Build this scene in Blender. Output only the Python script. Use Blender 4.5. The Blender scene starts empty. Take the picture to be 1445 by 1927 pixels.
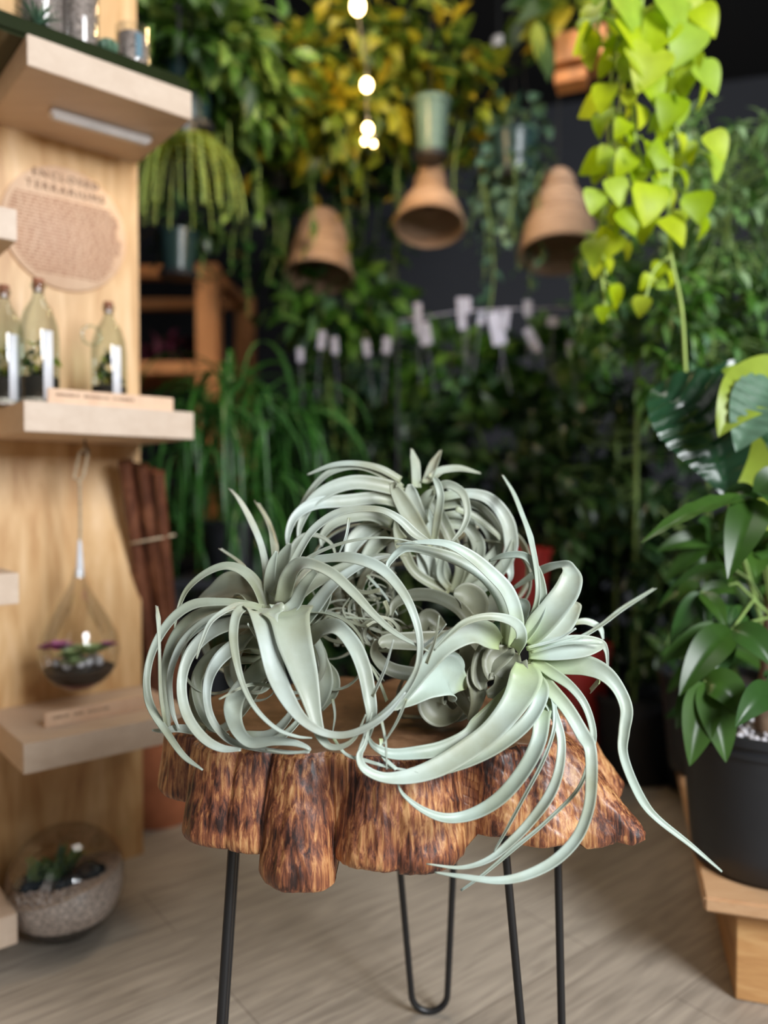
import bpy, math, random
import numpy as np
from mathutils import Vector, noise
PI = math.pi
SC = bpy.context.scene
COL = SC.collection
random.seed(7); RNG = np.random.default_rng(7)

# ------------------------------------------------------------------ camera, light, exposure
F = 1450.0; CX, CY = 722.5, 963.5; EYE = .87; PITCH = math.radians(1.5)
cd = bpy.data.cameras.new('camera'); cam = bpy.data.objects.new('camera', cd); COL.objects.link(cam)
cam.location = (0, 0, EYE); cam.rotation_euler = (PI/2-PITCH, 0, 0)
cd.sensor_fit = 'VERTICAL'; cd.sensor_height = 36; cd.lens = F/1927*36
cd.clip_start = .02
cd.dof.use_dof = True; cd.dof.focus_distance = .96; cd.dof.aperture_fstop = 1.42
SC.camera = cam
W = bpy.data.worlds.new('world'); SC.world = W; W.use_nodes = True
W.node_tree.nodes['Background'].inputs[0].default_value = (.80, .90, 1, 1)
W.node_tree.nodes['Background'].inputs[1].default_value = .085
def area(name, loc, target, sx, sy, e, col):
    l = bpy.data.lights.new(name, 'AREA'); l.shape = 'RECTANGLE'; l.size = sx; l.size_y = sy; l.energy = e; l.color = col
    o = bpy.data.objects.new(name, l); COL.objects.link(o); o.location = loc
    o.rotation_euler = (Vector(target)-Vector(loc)).to_track_quat('-Z', 'Y').to_euler(); return o
area('shop_window_light', (2.0, -1.05, 2.1), (-.1, 1.4, .75), 1.2, 1.5, 182, (.94, .97, 1))
area('left_fill', (-1.5, -2.2, 1.9), (-.1, 1.6, .6), 1.2, 2.2, 7, (1, .97, .93))  # weak unseen fill added behind the camera on the left
area('top_fill', (.1, 1.9, 3.02), (.0, 1.7, 0), 1.2, .8, 17, (1, .95, .86))  # unseen overhead fill, added to brighten the tops of the foliage
SC.view_settings.view_transform = 'Standard'; SC.view_settings.look = 'None'
SC.view_settings.exposure = 0.0; SC.view_settings.gamma = 1
SC.cycles.use_denoising = True
SC.cycles.max_bounces = 8; SC.cycles.transparent_max_bounces = 12; SC.cycles.transmission_bounces = 8
SC.cycles.caustics_reflective = False; SC.cycles.caustics_refractive = False

# ------------------------------------------------------------------ helpers
def at(px, py, Y):
    rx = (px-CX)/F; ry = (CY-py)/F
    d = Vector((rx, math.cos(PITCH)+ry*math.sin(PITCH), -math.sin(PITCH)+ry*math.cos(PITCH)))
    return Vector((0, 0, EYE)) + d*(Y/d.y)
def on_z(px, py, z):
    a = at(px, py, 1) - Vector((0, 0, EYE)); k = (z-EYE)/a.z
    return Vector((0, 0, EYE))+a*k
E0 = Vector((-.578, 1.83, 0)); EN = Vector((.644, -.765, 0)); EL = Vector((-.766, -.643, 0))   # shelf panel: corner, outward, leftward
def S(u, s, z): return E0+EN*s+EL*u+Vector((0, 0, z))
def on_s(px, py, s):      # point of the plane parallel to the panel, s in front of it
    a = at(px, py, 1)-Vector((0, 0, EYE)); p0 = E0+EN*s
    k = (p0.x*EN.x+p0.y*EN.y)/(a.x*EN.x+a.y*EN.y)
    return Vector((0, 0, EYE))+a*k

def tag(o, label=None, cat=None, group=None, kind=None):
    if label: o['label'] = label
    if cat: o['category'] = cat
    if group: o['group'] = group
    if kind: o['kind'] = kind
    return o
def thing(name, loc, label, cat, group=None, rz=0):
    o = bpy.data.objects.new(name, None); COL.objects.link(o); o.location = loc; o.rotation_euler = (0, 0, rz)
    o.empty_display_size = .05
    return tag(o, label, cat, group)
def mesh(name, vs, fs, mat, parent=None, smooth=True, world=True):
    m = bpy.data.meshes.new(name); m.from_pydata([tuple(v) for v in vs], [], fs); m.update()
    if smooth: m.polygons.foreach_set('use_smooth', [True]*len(m.polygons))
    o = bpy.data.objects.new(name, m); COL.objects.link(o)
    for mm in (mat if isinstance(mat, (list, tuple)) else [mat]): m.materials.append(mm)
    if parent is not None:
        o.parent = parent
        if world:
            bpy.context.view_layer.update(); o.matrix_parent_inverse = parent.matrix_world.inverted()
    return o
class MB:
    def __init__(s): s.v = []; s.f = []; s.ang = None
    def add(s, vs, fs):
        n = len(s.v); s.v += [tuple(v) for v in vs]; s.f += [tuple(i+n for i in f) for f in fs]
    def box(s, c, ax, ay, az):       # centre and three half-axis vectors
        c, ax, ay, az = map(Vector, (c, ax, ay, az))
        s.add([c+ax*i+ay*j+az*k for i in (-1, 1) for j in (-1, 1) for k in (-1, 1)],
              [(0, 1, 3, 2), (4, 6, 7, 5), (0, 4, 5, 1), (2, 3, 7, 6), (0, 2, 6, 4), (1, 5, 7, 3)])
    def bevbox(s, c, ax, ay, az, b=.002):
        c, ax, ay, az = map(Vector, (c, ax, ay, az))
        L = [ax.length, ay.length, az.length]; U = [ax.normalized(), ay.normalized(), az.normalized()]
        import bmesh; s.ang = 24
        bm = bmesh.new(); bmesh.ops.create_cube(bm, size=2)
        for v in bm.verts: v.co = Vector((v.co.x*L[0], v.co.y*L[1], v.co.z*L[2]))
        bmesh.ops.bevel(bm, geom=bm.edges[:], offset=b, segments=2, affect='EDGES')
        bm.verts.index_update()
        s.add([c+U[0]*v.co.x+U[1]*v.co.y+U[2]*v.co.z for v in bm.verts], [[v.index for v in f.verts] for f in bm.faces]); bm.free()
    def tube(s, pts, r, n=8, caps=True):
        pts = [Vector(p) for p in pts]; R = r if isinstance(r, (list, tuple)) else [r]*len(pts)
        vs = []; prev = None
        for i, p in enumerate(pts):
            t = (pts[min(i+1, len(pts)-1)]-pts[max(i-1, 0)])
            if t.length < 1e-9: t = Vector((0, 0, 1))
            t.normalize()
            if prev is None:
                a = t.orthogonal().normalized()
            else:
                a = prev-t*prev.dot(t)
                a = a.normalized() if a.length > 1e-6 else t.orthogonal().normalized()
            prev = a; b = t.cross(a)
            vs += [p+(a*math.cos(2*PI*k/n)+b*math.sin(2*PI*k/n))*R[i] for k in range(n)]
        fs = [(i*n+k, i*n+(k+1) % n, (i+1)*n+(k+1) % n, (i+1)*n+k) for i in range(len(pts)-1) for k in range(n)]
        if caps: fs += [tuple(range(n))[::-1], tuple((len(pts)-1)*n+k for k in range(n))]
        s.add(vs, fs)
    def lathe(s, c, prof, n=40, axis=None, closed=False):    # prof: (r, z)
        c = Vector(c); vs = []
        if axis is None: X, Y, Z = Vector((1, 0, 0)), Vector((0, 1, 0)), Vector((0, 0, 1))
        else:
            Z = Vector(axis).normalized(); X = Z.orthogonal().normalized(); Y = Z.cross(X)
        for r, z in prof: vs += [c+X*(r*math.cos(2*PI*k/n))+Y*(r*math.sin(2*PI*k/n))+Z*z for k in range(n)]
        fs = [(i*n+k, i*n+(k+1) % n, (i+1)*n+(k+1) % n, (i+1)*n+k) for i in range(len(prof)-1) for k in range(n)]
        if prof[0][0] > 1e-4 and not closed: fs.append(tuple(range(n))[::-1]) if s.capb else None
        if prof[-1][0] > 1e-4 and not closed: fs.append(tuple((len(prof)-1)*n+k for k in range(n))) if s.capt else None
        s.add(vs, fs)
    capb = capt = False
    def blob(s, c, r, seed=0, amt=.15, sub=2, sc=(1, 1, 1)):
        import bmesh
        bm = bmesh.new(); bmesh.ops.create_icosphere(bm, subdivisions=sub, radius=1)
        c = Vector(c); out = []
        for v in bm.verts:
            k = 1+amt*noise.noise(v.co*1.7+Vector((seed*3.1, seed*1.7, seed)))
            out.append(c+Vector((v.co.x*sc[0], v.co.y*sc[1], v.co.z*sc[2]))*r*k)
        s.add(out, [[v.index for v in f.verts] for f in bm.faces]); bm.free()
    def build(s, name, mat, parent=None, smooth=True): 
        o = mesh(name, s.v, s.f, mat, parent, smooth)
        if smooth: o.data.set_sharp_from_angle(angle=math.radians(s.ang or 55))
        return o

# ------------------------------------------------------------------ materials
def nt(name):
    m = bpy.data.materials.new(name); m.use_nodes = True; t = m.node_tree; b = t.nodes['Principled BSDF']
    return m, t, b
def N(t, ty, **kw):
    n = t.nodes.new(ty)
    for k, v in kw.items():
        if k in n.inputs: n.inputs[k].default_value = v
        else: setattr(n, k, v)
    return n
def ramp(t, stops):
    r = t.nodes.new('ShaderNodeValToRGB'); e = r.color_ramp.elements
    while len(e) < len(stops): e.new(.5)
    for i, (p, c) in enumerate(stops): e[i].position = p; e[i].color = (*c, 1)
    return r
def plain(name, col, rough=.5, metal=0, spec=.5, emit=None, es=0, var=.0, scale=30, bump=0):
    m, t, b = nt(name); b.inputs['Base Color'].default_value = (*col, 1); b.inputs['Roughness'].default_value = rough
    b.inputs['Metallic'].default_value = metal; b.inputs['Specular IOR Level'].default_value = spec
    tc = N(t, 'ShaderNodeTexCoord'); nz = N(t, 'ShaderNodeTexNoise', Scale=scale, Detail=4.0)
    t.links.new(tc.outputs['Object'], nz.inputs['Vector'])
    v = var or .08
    r = ramp(t, [(.3, [max(0, c*(1-v)) for c in col]), (.7, [min(1, c*(1+v)) for c in col])])
    t.links.new(nz.outputs['Fac'], r.inputs[0]); t.links.new(r.outputs[0], b.inputs['Base Color'])
    if bump:
        bp = N(t, 'ShaderNodeBump', Strength=bump, Distance=.002); t.links.new(nz.outputs['Fac'], bp.inputs['Height']); t.links.new(bp.outputs[0], b.inputs['Normal'])
    if emit: b.inputs['Emission Color'].default_value = (*emit, 1); b.inputs['Emission Strength'].default_value = es
    return m
def wood(name, stops, rot=(0, 0, 0), scl=(3, 3, 40), nscale=1.0, rough=.45, bump=.1, dist=.6, coat=0):
    """stretched, gently distorted grain; scl: how fast the grain changes along each axis"""
    m, t, b = nt(name); tc = N(t, 'ShaderNodeTexCoord'); mp = N(t, 'ShaderNodeMapping'); mp.inputs['Rotation'].default_value = rot; mp.inputs['Scale'].default_value = scl
    nz = N(t, 'ShaderNodeTexNoise', Scale=nscale, Detail=6.0, Roughness=.6, Distortion=dist)
    nf = N(t, 'ShaderNodeTexNoise', Scale=nscale*6, Detail=3.0, Distortion=.2)
    mx = N(t, 'ShaderNodeMath', operation='MULTIPLY_ADD'); mx.inputs[1].default_value = .25
    sb = N(t, 'ShaderNodeMath', operation='MULTIPLY_ADD'); sb.inputs[1].default_value = .8; 
    t.links.new(tc.outputs['Object'], mp.inputs[0]); t.links.new(mp.outputs[0], nz.inputs['Vector']); t.links.new(mp.outputs[0], nf.inputs['Vector'])
    t.links.new(nz.outputs['Fac'], sb.inputs[0]); sb.inputs[2].default_value = -.02
    t.links.new(nf.outputs['Fac'], mx.inputs[0]); t.links.new(sb.outputs[0], mx.inputs[2])
    r = ramp(t, stops); t.links.new(mx.outputs[0], r.inputs[0]); t.links.new(r.outputs[0], b.inputs['Base Color'])
    b.inputs['Roughness'].default_value = rough; b.inputs['Coat Weight'].default_value = coat; b.inputs['Coat Roughness'].default_value = .15
    bp = N(t, 'ShaderNodeBump', Strength=bump, Distance=.004); t.links.new(mx.outputs[0], bp.inputs['Height']); t.links.new(bp.outputs[0], b.inputs['Normal'])
    return m
def leafmat(name, cols, rough=.45, trans=.3, spec=.4, vein=False):
    """leaf colour varies leaf by leaf; thin leaves let some light through"""
    m, t, b = nt(name); g = N(t, 'ShaderNodeNewGeometry'); n = len(cols)
    r = ramp(t, [((i+.5)/n, c) for i, c in enumerate(cols)])
    t.links.new(g.outputs['Random Per Island'], r.inputs[0])
    tc = N(t, 'ShaderNodeTexCoord'); nz = N(t, 'ShaderNodeTexNoise', Scale=35.0, Detail=3.0); t.links.new(tc.outputs['Object'], nz.inputs['Vector'])
    mr = N(t, 'ShaderNodeMapRange'); mr.inputs['To Min'].default_value = .75; mr.inputs['To Max'].default_value = 1.25; t.links.new(nz.outputs['Fac'], mr.inputs['Value'])
    mu = N(t, 'ShaderNodeVectorMath', operation='SCALE'); t.links.new(r.outputs[0], mu.inputs[0]); t.links.new(mr.outputs[0], mu.inputs['Scale'])
    t.links.new(mu.outputs[0], b.inputs['Base Color']); b.inputs['Roughness'].default_value = rough; b.inputs['Specular IOR Level'].default_value = spec
    tr = N(t, 'ShaderNodeBsdfTranslucent'); t.links.new(mu.outputs[0], tr.inputs[0]); ms = N(t, 'ShaderNodeMixShader'); ms.inputs[0].default_value = trans
    t.links.new(b.outputs[0], ms.inputs[1]); t.links.new(tr.outputs[0], ms.inputs[2]); t.links.new(ms.outputs[0], t.nodes['Material Output'].inputs[0])
    return m
def glassmat(name, tint=(1, 1, 1), rough=.0):
    """thin clear glass: mostly see-through with Fresnel reflections"""
    m, t, b = nt(name); t.nodes.remove(b)
    tr = N(t, 'ShaderNodeBsdfTransparent'); tr.inputs[0].default_value = (*tint, 1)
    gl = N(t, 'ShaderNodeBsdfGlossy'); gl.inputs['Roughness'].default_value = .04
    lw = N(t, 'ShaderNodeLayerWeight', Blend=.35); mr = N(t, 'ShaderNodeMapRange'); mr.inputs['To Min'].default_value = .05; mr.inputs['To Max'].default_value = .42
    t.links.new(lw.outputs['Fresnel'], mr.inputs['Value'])
    ms = N(t, 'ShaderNodeMixShader'); t.links.new(mr.outputs[0], ms.inputs[0]); t.links.new(tr.outputs[0], ms.inputs[1]); t.links.new(gl.outputs[0], ms.inputs[2])
    t.links.new(ms.outputs[0], t.nodes['Material Output'].inputs[0]); return m

M = {}
M['floor'] = None
def floormat():
    m, t, b = nt('vinyl_planks'); tc = N(t, 'ShaderNodeTexCoord'); mp = N(t, 'ShaderNodeMapping'); mp.inputs['Rotation'].default_value = (0, 0, math.radians(-38))
    t.links.new(tc.outputs['Object'], mp.inputs[0])
    br = N(t, 'ShaderNodeTexBrick', Scale=1.0); br.inputs['Brick Width'].default_value = 1.2; br.inputs['Row Height'].default_value = .18; br.inputs['Mortar Size'].default_value = .0012
    br.inputs['Color1'].default_value = (.345, .30, .25, 1); br.inputs['Color2'].default_value = (.40, .355, .30, 1); br.inputs['Mortar'].default_value = (.20, .17, .14, 1)
    t.links.new(mp.outputs[0], br.inputs['Vector'])
    m2 = N(t, 'ShaderNodeMapping'); m2.inputs['Scale'].default_value = (4, 45, 4); t.links.new(mp.outputs[0], m2.inputs[0])
    nz = N(t, 'ShaderNodeTexNoise', Scale=1.5, Detail=7.0, Distortion=.8); t.links.new(m2.outputs[0], nz.inputs['Vector'])
    r = ramp(t, [(.3, (.72, .70, .68)), (.7, (1.2, 1.18, 1.15))]); t.links.new(nz.outputs['Fac'], r.inputs[0])
    mx = N(t, 'ShaderNodeMix', data_type='RGBA', blend_type='MULTIPLY'); mx.inputs[0].default_value = 1
    t.links.new(br.outputs[0], mx.inputs[6]); t.links.new(r.outputs[0], mx.inputs[7]); t.links.new(mx.outputs[2], b.inputs['Base Color'])
    b.inputs['Roughness'].default_value = .5
    bp = N(t, 'ShaderNodeBump', Strength=.1, Distance=.002); t.links.new(nz.outputs['Fac'], bp.inputs['Height']); t.links.new(bp.outputs[0], b.inputs['Normal'])
    return m
M['floor'] = floormat()
M['dark_wall'] = plain('charcoal_paint', (.030, .032, .040), .8, bump=.1)
M['ceiling'] = plain('black_ceiling', (.008, .008, .009), .9)
M['ply'] = wood('birch_plywood', [(.28, (.36, .17, .06)), (.42, (.56, .31, .12)), (.56, (.72, .46, .22)), (.74, (.86, .60, .35))], scl=(6, 6, 1.0), nscale=1.5, rough=.45, dist=1.6, bump=.05)
M['shelf'] = wood('pale_shelf_wood', [(.25, (.56, .42, .31)), (.75, (.68, .54, .42))], rot=(0, 0, math.radians(-40)), scl=(2, 30, 30), nscale=1.5, rough=.5, bump=.03)
M['shelf_dark'] = M['shelf']
M['sign'] = wood('sign_birch', [(.3, (.66, .42, .27)), (.7, (.80, .56, .38))], scl=(12, 12, 3), nscale=1.5, rough=.55, bump=.02)
M['engraving'] = plain('burnt_engraving', (.16, .07, .035), .8)
M['engraving_fine'] = plain('light_engraving', (.40, .20, .12), .8)
M['pine'] = wood('pine_board', [(.25, (.36, .16, .055)), (.5, (.55, .29, .11)), (.75, (.70, .43, .19))], rot=(0, math.radians(28), 0), scl=(3, 3, 26), nscale=1.6, rough=.5, dist=.9)
M['pine_top'] = wood('pine_plank', [(.25, (.45, .24, .11)), (.75, (.66, .42, .24))], rot=(0, 0, math.radians(-17)), scl=(3, 22, 22), nscale=1.4, rough=.5)
M['rack'] = wood('orange_stained_pine', [(.25, (.45, .16, .05)), (.75, (.75, .34, .13))], scl=(20, 20, 2), nscale=1.4)
M['bamboo'] = wood('dark_bamboo', [(.25, (.035, .012, .008)), (.5, (.12, .04, .02)), (.75, (.30, .12, .06))], scl=(25, 25, 2.5), nscale=1.2, rough=.35)
M['black_metal'] = plain('black_steel', (.012, .012, .013), .35, metal=0, spec=.5)
M['black_plastic'] = plain('black_nursery_plastic', (.018, .020, .024), .45, bump=.05)
M['green_plastic'] = plain('dark_green_plastic', (.02, .045, .045), .3)
M['clear_green'] = plain('grey_green_plastic', (.12, .19, .16), .25)
M['terracotta'] = plain('terracotta', (.50, .17, .075), .75, var=.12, bump=.1)
M['red_pot'] = plain('red_glaze', (.38, .03, .025), .35)
M['soil'] = plain('dark_soil', (.03, .02, .014), .95, bump=.8, scale=150)
M['gravel'] = plain('pale_gravel', (.66, .54, .49), .8, var=.55, scale=180, bump=.8)
M['white_gravel'] = plain('white_pebbles', (.62, .60, .64), .7, var=.3, scale=150, bump=.8)
M['mottle'] = plain('mottled_pebbles', (.42, .33, .30), .8, var=.7, scale=160, bump=.8)
M['glass'] = glassmat('clear_glass', (.97, .98, .97))
M['glass_green'] = glassmat('greenish_glass', (.86, .92, .88))
M['tray'] = plain('dark_olive_glass', (.018, .025, .008), .12)
M['white'] = plain('matte_white', (.75, .77, .82), .6)
M['whitetag'] = plain('white_plastic_label', (.38, .38, .48), .5)
M['lamp_white'] = plain('white_lamp_housing', (.74, .70, .68), .3)
M['cork'] = plain('red_cork', (.30, .11, .06), .8, var=.3)
M['rope'] = plain('jute_rope', (.46, .36, .24), .9, var=.3, scale=200)
M['wicker'] = wood('woven_rattan', [(.3, (.22, .12, .065)), (.7, (.50, .33, .22))], scl=(6, 6, 60), nscale=1.5, rough=.7, bump=.6)
M['bulb'] = plain('glowing_bulb', (1, .8, .5), .3, emit=(1, .66, .26), es=20)
M['cord'] = plain('black_cord', (.01, .01, .01), .6)
M['stem'] = plain('green_stem', (.20, .30, .08), .6)
M['neon_stem'] = plain('pale_lime_stem', (.38, .50, .12), .6)
M['bark'] = plain('plant_bark', (.16, .10, .06), .9, var=.4, bump=.6)
# foliage tones
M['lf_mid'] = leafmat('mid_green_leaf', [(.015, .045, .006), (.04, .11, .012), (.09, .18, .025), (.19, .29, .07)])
M['lf_olive'] = leafmat('yellow_green_leaf', [(.02, .05, .006), (.06, .12, .012), (.16, .22, .02), (.32, .36, .03), (.48, .34, .02)], trans=.35)
M['lf_gold'] = leafmat('golden_leaf', [(.03, .06, .006), (.10, .15, .012), (.26, .28, .02), (.50, .38, .02), (.22, .30, .05)], trans=.4)
M['lf_dark'] = leafmat('dark_green_leaf', [(.014, .05, .012), (.028, .09, .018), (.05, .13, .03), (.09, .19, .045)], trans=.2, rough=.35)
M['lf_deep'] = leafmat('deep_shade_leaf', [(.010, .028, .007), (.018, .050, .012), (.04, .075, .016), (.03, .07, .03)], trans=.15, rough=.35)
M['lf_grey'] = leafmat('grey_green_leaf', [(.05, .11, .07), (.09, .18, .11), (.16, .26, .17)], trans=.2)
M['lf_neon'] = leafmat('neon_leaf', [(.34, .50, .006), (.50, .66, .01), (.60, .68, .03), (.42, .60, .06)], trans=.45)
M['lf_row'] = leafmat('fresh_green_leaf', [(.03, .10, .012), (.08, .20, .025), (.15, .30, .05), (.14, .28, .14)], trans=.3, rough=.35)
M['lf_grass'] = leafmat('grass_green_leaf', [(.02, .09, .012), (.04, .14, .02), (.07, .19, .05)], trans=.25, rough=.35)
M['lf_fern'] = leafmat('gold_fern_leaf', [(.22, .26, .01), (.34, .36, .015), (.26, .34, .03)], trans=.4)
M['lf_money'] = leafmat('glossy_green_leaf', [(.028, .072, .010), (.045, .105, .014), (.030, .085, .018)], trans=.2, rough=.33, spec=.4)
M['lf_sheff'] = leafmat('soft_green_leaf', [(.08, .18, .04), (.14, .28, .07), (.22, .36, .15), (.32, .46, .24)], trans=.3)
M['lf_lime'] = leafmat('lime_leaf', [(.30, .42, .04), (.36, .46, .06)], trans=.4, rough=.35)
M['lf_shine'] = leafmat('ribbed_dark_leaf', [(.015, .055, .022), (.02, .065, .028)], trans=.1, rough=.22, spec=.7)
M['lf_pink'] = leafmat('burgundy_leaf', [(.10, .015, .03), (.20, .04, .08), (.04, .04, .02)], trans=.2)
M['succ'] = leafmat('succulent_leaf', [(.16, .26, .12), (.22, .34, .10), (.14, .24, .16)], trans=.15)
M['succ_pink'] = leafmat('pink_succulent', [(.36, .10, .22), (.20, .10, .14)], trans=.15)

# ------------------------------------------------------------------ leaf geometry
def prof_ovate(y): return max(.02, math.sin(PI*min(1, y)**.58)**.75*.5) if 0 < y < 1 else 0.02
def prof_lance(y): return max(.01, math.sin(PI*y**.8)**1.0*.5)
def prof_strap(y): return max(.02, .5*min(1, y*6+.3)*(1-y**3))
TPL = {}
def template(kind, w, droop, fold, n=5):
    key = (kind, w, droop, fold, n)
    if key in TPL: return TPL[key]
    pf = {'ovate': prof_ovate, 'lance': prof_lance, 'strap': prof_strap}[kind]; vs = []
    for i in range(n+1):
        y = i/n; h = pf(y)*w
        for x in (-1, 0, 1): vs.append((x*h, y*(1-.25*droop*y), -droop*y*y*.6+fold*h*abs(x)))
    fs = []
    for i in range(n):
        for k in range(2): a = i*3+k; fs.append((a, a+1, a+4, a+3))
    TPL[key] = (np.array(vs), fs); return TPL[key]
class Foliage:
    def __init__(s): s.V = []; s.Fc = []; s.n = 0
    def leaf(s, o, d, nrm, L, kind='ovate', w=.6, droop=.5, fold=.3, n=5):
        vs, fs = template(kind, w, droop, fold, n)
        d = np.array(d, float); d /= np.linalg.norm(d)+1e-9; nrm = np.array(nrm, float)
        x = np.cross(d, nrm); l = np.linalg.norm(x)
        if l < 1e-4: x = np.array((1., 0, 0)); l = 1
        x /= l; z = np.cross(x, d)
        P = np.array(o, float)+L*(vs[:, :1]*x+vs[:, 1:2]*d+vs[:, 2:3]*z)
        s.V.append(P); s.Fc += [tuple(i+s.n for i in f) for f in fs]; s.n += len(P)
    def build(s, name, mat, parent): 
        if not s.V: return None
        return mesh(name, np.concatenate(s.V).tolist(), s.Fc, mat, parent)
def rv(a=1): return RNG.normal(size=3)*a
def cloud(fo, c, rad, n, L, kind='ovate', w=.6, droop=.5, out=1.0, down=.3, shell=.4, fold=.3, lv=.35, nseg=5):
    """n leaves through an ellipsoid, pointing outward and drooping"""
    c = np.array(c, float); rad = np.array(rad if hasattr(rad, '__len__') else (rad,)*3, float)
    for _ in range(n):
        q = rv(); q /= np.linalg.norm(q); r = (shell+(1-shell)*RNG.random())
        p = c+q*rad*r
        d = q*out+rv(.45)+np.array((0, 0, -down)); nm = np.array((0, 0, 1.0))+rv(.45)+np.array((.1, -.35, 0))
        fo.leaf(p, d, nm, L*(1+lv*(RNG.random()*2-1)), kind, w, droop, fold, nseg)
def palm(fo, o, d, L, nl=7, w=.3, droop=.6, spread=1.2):
    """compound leaf: leaflets fanning round one node"""
    d = np.array(d, float); d /= np.linalg.norm(d); a = np.cross(d, (0, 0, 1.)); a /= np.linalg.norm(a)+1e-9; b = np.cross(a, d)
    for k in range(nl):
        t = 2*PI*k/nl+RNG.random()*.3; dd = d*.35*spread+a*math.cos(t)+b*math.sin(t)*.8+np.array((0, 0, -.25))
        fo.leaf(o, dd, np.array((0, 0, 1.))+d*.3+rv(.15), L*(.8+.35*RNG.random()), 'lance', w, droop, .35)
def strand(st, fo, p0, L, L2, kind='ovate', w=.7, step=.05, sway=.05, out=None, droop=.5, drop=1.0, r=.0022):
    """a hanging vine with leaves on both sides; out: first sideways push"""
    p = np.array(p0, float); v = np.array(out if out is not None else (0, 0, 0), float); pts = [p.copy()]; n = int(L/step)
    for i in range(n):
        v = v*.75+np.array((0, 0, -drop*.3))+rv(sway); s_ = v/(np.linalg.norm(v)+1e-9)*step; p = p+s_; pts.append(p.copy())
        if i > 0 or n < 4:
            side = rv(); side[2] = side[2]*.3-.35; fo.leaf(p, side, np.array((0, -.3, 1.))+rv(.3), L2*(.7+.6*RNG.random()), kind, w, droop, .3)
    st.tube(pts, r, 5)
def rim_pot(mb, c, rt, rb, h, lip=.012, wall=.004, n=40, ribs=0):
    pr = [(0, 0), (rb*.98, 0), (rb, .004)]
    pr += [(rb+(rt-rb)*(k/8), h*k/8*.92) for k in range(1, 9)]
    pr += [(rt+lip*.5, h*.92), (rt+lip*.6, h), (rt-wall, h), (rt-wall, h*.88), (0, h*.86)]
    mb.lathe(c, pr, n)

# big single leaves traced by base, tip and width
def bigleaf(fo_v, fo_f, base, tip, width, bow=(0, 0, .02), face=(0, -1, .4), n=12, fold=.25, ridge=0, prof=None, wave=0):
    base, tip, bow, face = Vector(base), Vector(tip), Vector(bow), Vector(face)
    m = len(fo_v); nu = 8
    for i in range(n+1):
        t = i/n; p = base.lerp(tip, t)+bow*4*t*(1-t)
        d = (tip-base)+bow*4*(1-2*t); d.normalize(); x = d.cross(face).normalized(); z = x.cross(d)
        h = (prof(t) if prof else math.sin(PI*min(.999, t+.001)**.8)**.85)*width*.5+.0006
        for k in range(nu+1):
            u = k/nu*2-1
            fo_v.append(tuple(p+x*(u*h)+z*(fold*h*abs(u)+ridge*math.sin(t*n*2.2+abs(u)*2.5)*h*.12+wave*h*math.sin(t*9+u)*abs(u)*.3)))
    for i in range(n):
        for k in range(nu):
            a = m+i*(nu+1)+k; fo_f.append((a, a+1, a+nu+2, a+nu+1))

# ------------------------------------------------------------------ the room
def struct(name, mb, mat, smooth=False):
    o = mb.build(name, mat, None, smooth); o['kind'] = 'structure'; return o
b = MB(); b.box((0, 1.2, -.05), (3.2, 0, 0), (0, 4.6, 0), (0, 0, .05)); struct('floor', b, M['floor'])
CE = 3.1
RX = Vector((math.cos(math.radians(-16)), math.sin(math.radians(-16)), 0)); RY = Vector((-RX.y, RX.x, 0))
b = MB(); b.box(Vector((.3, 4.75, CE/2)), RX*3.2, RY*.05, (0, 0, CE/2)); struct('wall_back', b, M['dark_wall'])
b = MB(); b.box((0, 1.2, CE+.05), (3.2, 0, 0), (0, 4.6, 0), (0, 0, .05)); struct('ceiling', b, M['ceiling'])
b = MB(); b.box((-2.65, 2.9, CE/2), (.05, 0, 0), (0, 2.6, 0), (0, 0, CE/2)); struct('wall_left', b, M['dark_wall'])
b = MB(); b.box((2.75, 2.1, CE/2), (.05, 0, 0), (0, 2.0, 0), (0, 0, CE/2)); struct('wall_right', b, M['dark_wall'])

# ------------------------------------------------------------------ stump table
TOPZ = .55; TC = Vector((-.005, 1.07))
# lobes: top circle (x, y, r), bottom circle (x, y, r), bottom height
LOB = [((-.245, 1.06, .055), (-.262, 1.05, .050), .462), ((-.200, .995, .046), (-.210, .975, .048), .432),
       ((-.160, .985, .040), (-.168, .962, .042), .428),
       ((-.100, .975, .046), (-.107, .932, .047), .396), ((.000, .985, .066), (-.002, .955, .068), .420), ((.030, .985, .064), (.036, .955, .067), .416),
       ((.092, 1.0, .014), (.096, .985, .016), .46), ((.140, .985, .040), (.150, .965, .044), .450),
       ((.190, 1.02, .055), (.205, .985, .062), .435), ((.192, 1.02, .05), (.27, .985, .045), .428), ((.192, 1.02, .05), (.322, .975, .020), .424),
       ((.235, 1.13, .045), (.315, 1.12, .042), .43), ((.20, 1.2, .06), (.24, 1.24, .06), .45),
       ((.08, 1.25, .09), (.1, 1.27, .09), .43), ((-.08, 1.25, .08), (-.09, 1.27, .09), .44), ((-.2, 1.17, .08), (-.22, 1.18, .08), .45)]
def exit_r(th, c):
    dx, dy = math.cos(th), math.sin(th); fx, fy = c[0]-TC.x, c[1]-TC.y
    bq = dx*fx+dy*fy; disc = c[2]**2-(fx*fx+fy*fy-bq*bq)
    return bq+math.sqrt(disc) if disc > 0 and bq > 0 else 0
NA, NV = 1100, 44
stump_v = []; stump_f = []
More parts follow.
